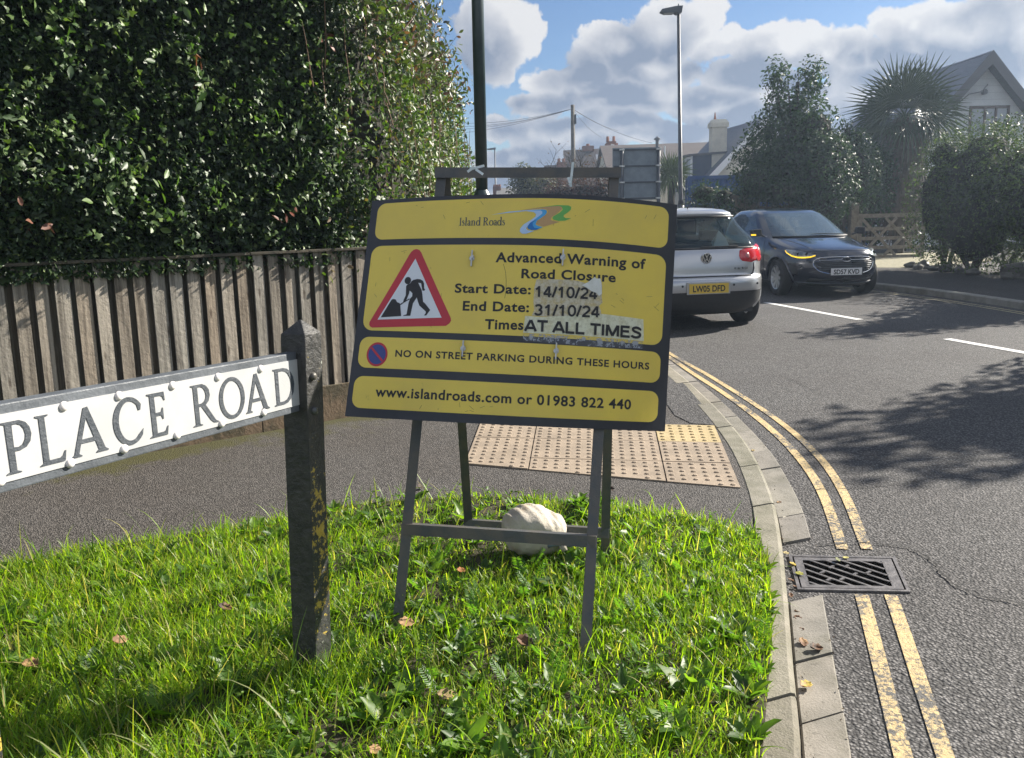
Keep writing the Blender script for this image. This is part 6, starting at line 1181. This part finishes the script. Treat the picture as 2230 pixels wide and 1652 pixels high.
# ---------------------------------------------------------------- cars
M_SEAT = mat('seat_cloth', (.035, .036, .04), (.05, .05, .055), 20, .9)
TS = [0, .12, .24, .36, .48, .60, .70, .77]
SS = list(np.round(np.arange(.72, -.721, -.04), 3))
COLS = [('f', t) for t in TS]+[('cf', 0)]+[('s', s) for s in SS]+[('cr', 0)]+[('r', t) for t in TS[::-1]]
class Car:
    def __init__(s, levels, sub=3):
        L = np.array(levels, float); out = []
        for i in range(len(L)-1):
            p0, p1, p2, p3 = L[max(0, i-1)], L[i], L[i+1], L[min(len(L)-1, i+2)]
            for t in np.linspace(0, 1, sub, endpoint=False):
                lin = p1+(p2-p1)*t; cm = .5*((2*p1)+(-p0+p2)*t+(2*p0-5*p1+4*p2-p3)*t*t+(-p0+3*p1-3*p2+p3)*t**3); cm[0] = lin[0]; out.append(.5*lin+.5*cm)
        out.append(L[-1]); s.L = np.array(out); s.z = s.L[:, 0]
    def lev(s, z): return [float(np.interp(z, s.z, s.L[:, i])) for i in range(1, 6)]     # xr, xf, h, nr, nf
    def pt(s, z, col):
        xr, xf, h, nr, nf = s.lev(z); xm = (xr+xf)/2; a = (xf-xr)/2; k, t = col
        if k == 'f': return Vector((xm+a*(1-t**nf)**(1/nf), h*t, z))
        if k == 'r': return Vector((xm-a*(1-t**nr)**(1/nr), h*t, z))
        if k == 'cf': c_ = 2**(-1/nf); return Vector((xm+a*c_, h*c_, z))
        if k == 'cr': c_ = 2**(-1/nr); return Vector((xm-a*c_, h*c_, z))
        n = nf if t >= 0 else nr; return Vector((xm+a*t, h*(1-abs(t)**n)**(1/n), z))
    def q(s, z, q, front=False, side=1, off=0):
        """point on the skin: q = 0 at the middle of the rear (or front) face, .5 at the corner, 1 half way along the side"""
        def f(z, q):
            xr, xf, h, nr, nf = s.lev(z); xm = (xr+xf)/2; a = (xf-xr)/2; n = nf if front else nr; ph = max(0, min(.999, abs(q)))*math.pi/2; x = a*math.cos(ph)**(2/n)
            return Vector((xm+x if front else xm-x, (1 if q >= 0 else -1)*h*math.sin(ph)**(2/n)*side, z))
        p = f(z, q)
        if off:
            d1 = f(z, q+.02)-f(z, q-.02); d2 = f(z+.01, q)-f(z-.01, q); n = d1.cross(d2).normalized(); c_ = Vector((2.1, 0, .6))
            if n.dot(p-c_) < 0: n = -n
            p = p+n*off
        return p
    def yq(s, y, z, front=False):
        xr, xf, h, nr, nf = s.lev(z); n = nf if front else nr; r = min(.999, abs(y)/h); return math.copysign(math.asin(r**(n/2))/(math.pi/2), y)
    def build(s, cls, mats, parent, wheels, wr):
        zs = s.z; nC = len(COLS); P = [[s.pt(z, c) for c in COLS] for z in zs]; parts = {}
        for side in (1, -1):
            for i in range(len(zs)-1):
                for j in range(nC-1):
                    a, b, c, d = P[i][j], P[i][j+1], P[i+1][j+1], P[i+1][j]; m = (a+b+c+d)/4
                    if any((m.x-wx)**2+(m.z-wr)**2 < (wr+.045)**2 for wx in wheels) and abs(m.y) > .5: continue
                    nm = cls(m.z, COLS[j], COLS[j+1], m.x, i/len(zs)); nm = (nm, side, COLS[j][1] > -.05) if nm == 'side_window' else (nm, 0, 0); parts.setdefault(nm, []).append((side, i, j))
        top = s.L[-1]
        for (nm, _a, _b), fl in parts.items():
            idx = {}; V = []; F = []
            def vi(side, i, j):
                cen = COLS[j][1] == 0 and COLS[j][0] in 'fr'; k = (1 if cen else side, i, j)
                if k not in idx: p = P[i][j]; idx[k] = len(V); V.append((p.x, p.y*(1 if cen else side), p.z))
                return idx[k]
            for side, i, j in fl:
                f = (vi(side, i, j), vi(side, i, j+1), vi(side, i+1, j+1), vi(side, i+1, j)); F.append(f[::-1] if side > 0 else f)
            if nm == 'body':
                i = len(zs)-1; cap = [vi(1, i, j) for j in range(nC)]+[vi(-1, i, j) for j in range(nC-2, 0, -1)]
                xm = (top[1]+top[2])/2; inner = []
                for v in cap: p = Vector(V[v]); V.append((xm+(p.x-xm)*.6, p.y*.6, p.z+.012)); inner.append(len(V)-1)
                n = len(cap); F += [(cap[k], cap[(k+1) % n], inner[(k+1) % n], inner[k]) for k in range(n)]; V.append((xm, 0, zs[-1]+.018)); c_ = len(V)-1; F += [(inner[k], inner[(k+1) % n], c_) for k in range(n)]
            MB().add(V, F).build(nm, mats[nm], parent, smooth=True)
        MB().box(.25, top[2]+1.5, -.70, .70, .20, .80).build('underbody', M_BLKPL, parent)
        for y in (.36, -.36):
            st = MB(); st.add([(2.0, y-.24, .6), (2.0, y+.24, .6), (1.72, y+.21, 1.12), (1.72, y-.21, 1.12), (1.84, y-.24, .6), (1.84, y+.24, .6), (1.60, y+.21, 1.12), (1.60, y-.21, 1.12)], [(0, 1, 2, 3), (7, 6, 5, 4), (0, 4, 5, 1), (1, 5, 6, 2), (2, 6, 7, 3), (3, 7, 4, 0)]); st.box(1.58, 1.68, y-.13, y+.13, 1.15, 1.34); st.build('front_seat', M_SEAT, parent, bevel=.02)
        MB().box(.82, .98, -.62, .62, .7, 1.06).build('rear_seat', M_SEAT, parent, bevel=.03); MB().box(top[2]+.62, top[2]+1.15, -.66, .66, .82, .95).build('dashboard', M_BLKPL, parent, bevel=.03)
    def drape(s, outline, name, m, parent, front=False, side=1, off=.006, rings=5, thick=0):
        c_ = np.mean(np.array(outline), axis=0); n = len(outline); V = []
        for k in range(rings+1):
            f = k/rings
            for q, z in outline: V.append(s.q(c_[1]+(z-c_[1])*f, c_[0]+(q-c_[0])*f, front, side, off*(1 if k < rings else .2)))
        F = [(k*n+i, k*n+(i+1) % n, (k+1)*n+(i+1) % n, (k+1)*n+i) for k in range(1, rings) for i in range(n)]+[tuple(n+i for i in range(n))]
        return MB().add(V, F).build(name, m, parent, smooth=True)
    def line(s, pts, r, name, m, parent, front=False, side=1, off=.001):
        return MB().tube([s.q(z, q, front, side, off) for q, z in pts], r, 6).build(name, m, parent, smooth=True)
def wheel(parent, x, y, r, w, spokes, rimr, name='wheel'):
    s = 1 if y > 0 else -1; M4 = Matrix.Translation((x, y, r)) @ Matrix.Rotation(rad(-90*s), 4, 'X')
    t = MB().lathe([(rimr, w*.45), (rimr+.012, w*.5), (r-.03, w*.5), (r-.008, w*.40), (r, w*.2), (r, -w*.2), (r-.008, -w*.4), (r-.03, -w*.5), (rimr, -w*.5)], 36, M4).build(name, M_RUB, parent, smooth=True)
    mb = MB().lathe([(rimr, w*.46), (rimr-.012, w*.44), (rimr-.025, w*.25), (rimr-.03, -w*.4)], 36, M4).lathe([(.0001, w*.36), (.05, w*.36), (.055, w*.30), (.06, w*.2)], 20, M4)
    for k in range(spokes):
        a = 2*math.pi*k/spokes; d = Vector((math.cos(a), math.sin(a), 0)); tng = Vector((-d.y, d.x, 0))
        mb.add([M4 @ (d*rr+tng*ww*q+Vector((0, 0, h_))) for rr, ww, h_ in ((.035, .022, w*.35), (rimr-.01, .032, w*.42)) for q in (-1, 1)]+[M4 @ (d*rr+tng*ww*q+Vector((0, 0, h_-.03))) for rr, ww, h_ in ((.035, .022, w*.35), (rimr-.01, .032, w*.42)) for q in (-1, 1)], [(0, 1, 3, 2), (4, 6, 7, 5), (0, 2, 6, 4), (1, 5, 7, 3)])
    mb.build('rim', M_ALLOY, t); MB().lathe([(.0001, -.02), (rimr-.02, -.02)], 24, M4).build('brake_disc', M_BLKPL, t)
def arch(car, parent, x, r, m, front):
    for side in (1, -1):
        mb = MB(); pts = []
        for a in np.linspace(-22, 202, 28):
            px, pz = x+math.cos(rad(a))*r, r*.0+wr_+math.sin(rad(a))*r
            xr, xf, h, nr, nf = car.lev(max(pz, car.z[0])); xm = (xr+xf)/2; aa = (xf-xr)/2; t = (px-xm)/aa; n = nf if t >= 0 else nr; y = h*max(0, 1-min(1, abs(t))**n)**(1/n)
            pts.append(Vector((px, side*(y-.006), max(.16, pz))))
        mb.tube(pts, .030, 8); mb.build('wheel_arch', m, parent, smooth=True)
# silver hatchback
HS = .975; hd = Vector((-.175, .985, 0)).normalized(); o = at(1543, 600, 9.62); car1 = thing('hatchback_car', 'silver hatchback seen from behind, driving away past the warning sign', 'car', (o.x, o.y, 0), math.atan2(hd.y, hd.x)); car1.scale = (HS,)*3
GW = lambda L: [(z, a, b, h*(1.07 if z < .9 else 1.07-.12*min(1, (z-.9)/.5)), n if z < 1.2 else n*.82, m) for z, a, b, h, n, m in L]
G5 = Car(GW([(.20, .16, 4.08, .78, 4, 4), (.26, .09, 4.14, .835, 4.5, 4), (.36, .04, 4.18, .868, 5, 4), (.46, .012, 4.20, .878, 5, 4), (.50, .0, 4.20, .880, 5, 4), (.60, .0, 4.19, .882, 5, 4), (.645, .018, 4.17, .882, 5, 4), (.67, .055, 4.15, .880, 5, 4), (.78, .060, 4.10, .882, 5, 3.6), (.86, .070, 3.95, .876, 5, 3.2), (.93, .085, 3.55, .864, 5, 3.2), (.985, .105, 3.12, .850, 5, 3.4), (1.02, .13, 2.98, .835, 5, 3.6), (1.12, .20, 2.78, .795, 5, 4), (1.24, .30, 2.54, .74, 5, 4), (1.34, .385, 2.32, .69, 4.8, 4), (1.385, .40, 2.2, .665, 4.6, 4), (1.42, .395, 2.05, .64, 4.4, 4), (1.455, .46, 1.85, .58, 4, 4), (1.478, .66, 1.6, .47, 3.5, 3.5)]))
wr_ = .315
def cls1(z, c0, c1, x, f):
    k = c0[0]+c1[0]
    if z < .485 and x < .9: return 'lower_bumper'
    if z < .27: return 'lower_bumper'
    if 1.0 < z < 1.372 and k in ('rr', 'crr'): return 'rear_window'
    if 1.0 < z < 1.40 and k == 'ff': return 'windscreen'
    if 1.03 < z < 1.36 and k == 'ss' and c0[1] < .62 and c1[1] > -.70 and not (-.10 < (c0[1]+c1[1])/2 < -.02): return 'side_window'
    return 'body'
G5.build(cls1, {'body': M_SILVER, 'lower_bumper': M_BLKPL, 'rear_window': M_RGLASS, 'windscreen': M_RGLASS, 'side_window': M_RGLASS}, car1, (.74, 3.32), wr_)
for x in (.74, 3.32):
    arch(G5, car1, x, .365, M_SILVER, x > 2)
    for y in (.80, -.80): wheel(car1, x, y, wr_, .20, 10, .20)
tl = [(.090, .905), (.105, .965), (.17, .995), (.36, 1.015), (.50, 1.035), (.585, 1.035), (.60, .87), (.57, .835), (.40, .822), (.20, .822), (.11, .84), (.093, .87)]
for sd in (1, -1):
    l = G5.drape(tl, 'tail_light', M_TAIL, car1, side=sd, off=.014)
    for qc, zc, rr in ((.165, .905, .042), (.435, .945, .050)): G5.drape([(qc+(.030 if qc < .3 else .055)*math.cos(a), zc+rr*math.sin(a)) for a in np.linspace(0, 6.283, 18, endpoint=False)], 'lamp_ring', M_TAILP, l, side=sd, off=.0165, rings=3)
    G5.line([(.30, .825), (.30, 1.005)], .004, 'lamp_divider', M_BLKPL, l, side=sd, off=.013)
yq = lambda y, z: G5.yq(y, z)
gap = [(yq(.635, .82), .818), (yq(.635, .74), .74), (yq(.62, .70), .69), (yq(.58, .675), .668)]
for sd in (1, -1): G5.line(gap, .008, 'tailgate_gap', M_BLKPL, car1, side=sd)
MB().tube([G5.q(.668, yq(y, .668), off=.002) for y in np.linspace(-.59, .59, 25)], .008, 6).build('tailgate_gap', M_BLKPL, car1)
MB().tube([G5.q(1.0+.0*abs(y), yq(y, 1.0), off=.004) for y in np.linspace(-.66, .66, 25)], .013, 6).build('window_seal', M_BLKPL, car1)
MB().tube([G5.q(1.375, yq(y, 1.375), off=.004) for y in np.linspace(-.60, .60, 25)], .014, 6).build('window_seal', M_BLKPL, car1)
MB().tube([G5.q(1.012, yq(y, 1.012), off=.014) for y in np.linspace(.05, -.42, 12)], .009, 6).build('wiper', M_BLKPL, car1)
# emblem: ring with V over W
bz = .885; bc = G5.q(bz, 0, off=.012); e_ = MB(); rr = .058
e_.tube([bc+Vector((-.004, rr*math.cos(a), rr*math.sin(a))) for a in np.linspace(0, 6.283, 33)], .007, 6)
def estroke(pts, w=.0125):
    for a, b in zip(pts, pts[1:]): e_.bar(bc+Vector((-.006, -a[0]*rr, a[1]*rr)), bc+Vector((-.006, -b[0]*rr, b[1]*rr)), w, .006, (1, 0, 0))
estroke([(-.36, .88), (0, .12), (.36, .88)]); estroke([(-.82, .48), (-.40, -.80), (0, .02), (.40, -.80), (.82, .48)])
em = e_.build('emblem', M_CHROME, car1); MB().lathe([(.0001, 0), (.055, 0)], 28, Matrix.Translation(bc+Vector((.004, 0, 0))) @ Matrix.Rotation(rad(90), 4, 'Y')).build('emblem_disc', M_BLKPL, em)
yp = lambda y, z, o: G5.q(z, G5.yq(y, z), off=o)
text('1.6 FSI', 'trim_badge', M_CHROME, car1, lambda x, y: yp(-.36-x, .742+y, .004), .17, .028, .01)
px_ = G5.q(.535, 0, off=.010).x-.012; Z0, Z1 = .475, .592
pl = MB().box(px_-.004, px_+.004, -.25, .25, Z0, Z1).build('number_plate', M_PLY, car1, bevel=.002)
text('LW05 DFD', 'plate_lettering', M_SINK, pl, lambda x, y: Vector((px_-.0048, .205-x, Z0+.022+y)), .41, .074, .03)
MB().box(px_+.0045, px_+.02, -.275, .275, Z0-.012, Z1+.022).build('plate_recess', M_SILVER, car1, bevel=.006)
for y in (.66, .325, -.325, -.66): MB().lathe([(.0001, 0), (.014, 0)], 12, Matrix.Translation(G5.q(.565, G5.yq(y, .565), off=.006)) @ Matrix.Rotation(rad(-90), 4, 'Y')).build('parking_sensor', M_BLKPL, car1)
for y in (.38, -.38): MB().box(.84, .96, y-.12, y+.12, 1.07, 1.20).build('head_rest', M_SEAT, car1, bevel=.03)
MB().add([(.52, -.28, 1.0), (.52, -.50, 1.0), (.56, -.47, 1.10), (.58, -.38, 1.20), (.62, -.30, 1.06), (.64, -.40, 1.0)], [(0, 1, 2), (0, 2, 3), (0, 3, 4), (1, 5, 2), (2, 5, 3), (3, 5, 4)]).build('bag_on_shelf', M_TIE, car1)
for sd in (1, -1): MB().box(2.55, 2.72, sd*.83-.02, sd*.83+sd*.16, .98, 1.12).build('wing_mirror', M_SILVER, car1, bevel=.03)
MB().tube([G5.q(1.46, 0, off=.0)+Vector((.2, 0, 0)), G5.q(1.46, 0)+Vector((-.05, 0, .22))], [.006, .003], 6).build('aerial', M_BLKPL, car1)
# dark blue hatchback
FS = .965; hd2 = Vector((.085, -.996, 0)).normalized(); o = at(1842, 590, 12.95); LL = 4.04; org = o-hd2*LL*FS
car2 = thing('hatchback_car', 'dark blue hatchback facing the camera with its amber indicator lit', 'car', (org.x, org.y, 0), math.atan2(hd2.y, hd2.x)); car2.scale = (FS,)*3
F5 = Car([(.19, .2, 3.86, .76, 4, 3.2), (.25, .1, 3.97, .82, 4.5, 3), (.36, .03, 4.025, .855, 4.5, 3.2), (.48, .0, 4.04, .866, 4.5, 3.3), (.60, .0, 4.03, .868, 4.5, 3.3), (.70, .03, 4.0, .866, 4.5, 3.2), (.765, .05, 3.95, .862, 4.5, 3.1), (.81, .06, 3.84, .856, 4.5, 3.0), (.86, .065, 3.62, .85, 4.5, 2.9), (.91, .07, 3.34, .842, 4.5, 2.9), (.955, .08, 3.06, .832, 4.5, 3.1), (.99, .09, 2.92, .822, 4.5, 3.3), (1.08, .13, 2.70, .785, 4.5, 3.6), (1.2, .2, 2.42, .735, 4.5, 3.8), (1.31, .30, 2.17, .685, 4.3, 3.8), (1.385, .40, 1.98, .635, 4, 3.8), (1.43, .52, 1.82, .58, 3.8, 3.6), (1.46, .75, 1.6, .47, 3.4, 3.4)])
wr_ = .31
def cls2(z, c0, c1, x, f):
    k = c0[0]+c1[0]
    if z < .24: return 'sill'
    if .985 < z < 1.385 and k in ('ff', 'fcf'): return 'windscreen'
    if 1.0 < z < 1.30 and k in ('rr', 'crr'): return 'rear_window'
    if 1.0 < z < 1.345 and k == 'ss':
        s = (c0[1]+c1[1])/2
        if c0[1] <= .61 and c1[1] >= -.62 and not (-.11 < s < -.03) and not (.37 < s < .42 and z < 1.2): return 'side_window'
    return 'body'
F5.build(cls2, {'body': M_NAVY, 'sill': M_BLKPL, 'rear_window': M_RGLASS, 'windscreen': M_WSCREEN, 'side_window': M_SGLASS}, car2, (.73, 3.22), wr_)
for x in (.73, 3.22):
    arch(F5, car2, x, .355, M_NAVY, x > 2)
    for y in (.742, -.742): wheel(car2, x, y, wr_, .195, 9, .205)
fq = lambda y, z: F5.yq(y, z, True); fpt = lambda y, z, o=.006: F5.q(z, fq(y, z), True, off=o)
def fdrape(pts, name, m, parent, off=.006, rings=4, side=1): return F5.drape([(fq(y, z), z) for y, z in pts], name, m, parent, True, side, off, rings)
gr_o = [(-.50, .575), (-.40, .66), (0, .672), (.40, .66), (.50, .575), (.42, .455), (.22, .405), (0, .398), (-.22, .405), (-.42, .455)]
gr = fdrape(gr_o, 'grille', M_BLKPL, car2, .004); P_ = [fpt(*q, .010) for q in smooth_poly(gr_o, 3)]; MB().tube(P_+[P_[0]], .008, 6, False).build('grille_surround', M_CHROME, gr)
for z, y0 in ((.625, .42), (.595, .46), (.565, .47), (.535, .45), (.505, .43), (.475, .41)): MB().tube([fpt(y, z, .008) for y in np.linspace(-y0, y0, 13)], .0055, 5).build('grille_bar', M_ALUD if z < .6 else M_ALLOY, gr)
MB().lathe([(.0001, .006), (.05, .006), (.06, 0)], 24, Matrix.Translation(fpt(0, .63, .014)) @ Matrix.Rotation(rad(90), 4, 'Y') @ Matrix.Diagonal((.55, 1.35, 1, 1))).build('emblem', M_NAVY, car2)
MB().tube([fpt(.078*math.cos(a), .63+.032*math.sin(a), .022) for a in np.linspace(0, 6.283, 25)], .004, 5).build('emblem_rim', M_CHROME, car2)
hp = Vector((fpt(0, .445, .02).x+.006, 0, 0)); pl = MB().box(hp.x-.004, hp.x+.004, -.26, .26, .385, .496).build('number_plate', M_PLW, car2, bevel=.002)
text('SD57 KVD', 'plate_lettering', M_SINK, pl, lambda x, y: Vector((hp.x+.0048, -.215+x, .402+y)), .43, .076, .03)
fdrape([(-.52, .335), (0, .345), (.52, .335), (.56, .27), (.0, .255), (-.56, .27)], 'lower_intake', M_BLKPL, car2, .004); MB().tube([fpt(y, .245+.02*abs(y), .006) for y in np.linspace(-.72, .72, 25)], .010, 6).build('chin_trim', M_ALUD, car2, smooth=True)
for sd in (1, -1):
    hl = [(.45, .715), (.52, .735), (.60, .76), (.68, .782), (.735, .787), (.75, .75), (.735, .705), (.67, .67), (.56, .665), (.47, .69)]
    l = fdrape(hl, 'headlight', M_HEAD if sd < 0 else M_HEADW, car2, .010, 5, sd)
    P_ = [F5.q(z, fq(y, z), True, sd, .016) for y, z in ((.46, .697), (.53, .672), (.60, .662), (.66, .663), (.71, .684), (.742, .73), (.745, .765))]
    if sd < 0: MB().tube(P_, [.008, .010, .011, .011, .010, .007, .005], 8).build('indicator', M_IND, l, smooth=True)
    else: MB().tube(P_, .009, 8).build('running_light', M_HEADW, l, smooth=True)
    for y in (.56, .65): MB().lathe([(.0001, .004), (.022, .004), (.027, 0)], 16, Matrix.Translation(F5.q(.715, fq(y, .715), True, sd, .012)) @ Matrix.Rotation(rad(90), 4, 'Y')).build('lens', M_CGLASS, l)
    F5.drape([(fq(.62, .53), .53), (fq(.74, .53), .55), (fq(.80, .5), .50), (fq(.76, .38), .38), (fq(.66, .38), .38)], 'side_intake', M_BLKPL, car2, True, sd, .004)
    m_ = MB(); m_.add([Vector((2.62+x, sd*y, z)) for x, y, z in ((-.06, .86, 1.0), (.06, .86, 1.0), (.09, 1.0, .985), (-.05, 1.06, .985), (-.05, .88, 1.12), (.06, .88, 1.12), (.07, 1.02, 1.12), (-.04, 1.07, 1.11))], [(0, 1, 2, 3), (7, 6, 5, 4), (0, 4, 5, 1), (1, 5, 6, 2), (2, 6, 7, 3), (3, 7, 4, 0)]); m_.bar((2.62, sd*.80, .985), (2.62, sd*.90, 1.02), .06, .035)
    w = m_.build('wing_mirror', M_BLKPL, car2, bevel=.025)
    if sd < 0: MB().bar((2.70, sd*.99, 1.02), (2.66, sd*1.065, 1.02), .03, .025).build('mirror_indicator', M_IND, w)
    MB().tube([Vector((x, sd*(lambda L_: L_[2]*(1-abs((x-(L_[0]+L_[1])/2)/((L_[1]-L_[0])/2))**(L_[4] if x > 1.5 else L_[3]))**(1/(L_[4] if x > 1.5 else L_[3])))(F5.lev(.985))+sd*.004, .985)) for x in np.linspace(.75, 2.55, 16)], .007, 5).build('window_trim', M_CHROME, car2)
    for xd in (1.62, 2.72): MB().tube([Vector((xd, sd*(F5.lev(z)[2]*1.0-.0005), z)) for z in np.linspace(.28, .95, 9)], .004, 5).build('door_gap', M_BLKPL, car2)
    for xd in (1.0, 2.0): MB().bar((xd, sd*.868, .88), (xd+.2, sd*.872, .88), .03, .03).build('door_handle', M_NAVY, car2, bevel=.008)
MB().tube([fpt(y, .775-.02*y*y, .002) for y in np.linspace(-.50, .50, 21)], .004, 5).build('bonnet_gap', M_BLKPL, car2)
for sd in (1, -1): MB().tube([F5.q(z, fq(y, z), True, sd, -.002) for y, z in ((.46, .80), (.50, .86), (.55, .91), (.62, .95))], .010, 6).build('bonnet_crease', M_NAVY, car2, smooth=True)
MB().tube([fpt(y, .975, .010) for y in np.linspace(-.68, .68, 25)], .012, 6).build('scuttle', M_BLKPL, car2); MB().tube([fpt(y, .985+.05*(.5-abs(y-.1)), .018) for y in np.linspace(.62, -.1, 10)], .008, 5).build('wiper', M_BLKPL, car2)
MB().box(2.02, 2.06, -.09, .09, 1.25, 1.31).build('rear_view_mirror', M_BLKPL, car2, bevel=.01)
MB().tube([Vector((1.05, 0, 1.47)), Vector((.93, 0, 1.66))], [.007, .003], 6).build('aerial', M_BLKPL, car2)

# ---------------------------------------------------------------- lens flare veil, imitated by an added box of haze
hz = bpy.data.materials.new('flare_veil'); hz.use_nodes = True; ht = hz.node_tree; ht.nodes.clear(); ho = ht.nodes.new('ShaderNodeOutputMaterial'); hv = ht.nodes.new('ShaderNodeVolumePrincipled')
hv.inputs['Color'].default_value = (.62, .78, 1, 1); hv.inputs['Density'].default_value = .0017; hv.inputs['Anisotropy'].default_value = .55; ht.links.new(hv.outputs[0], ho.inputs['Volume'])
tag(MB().box(-40, 60, -6, 105, -1, 10.5).build('flare_haze', hz), kind='stuff')
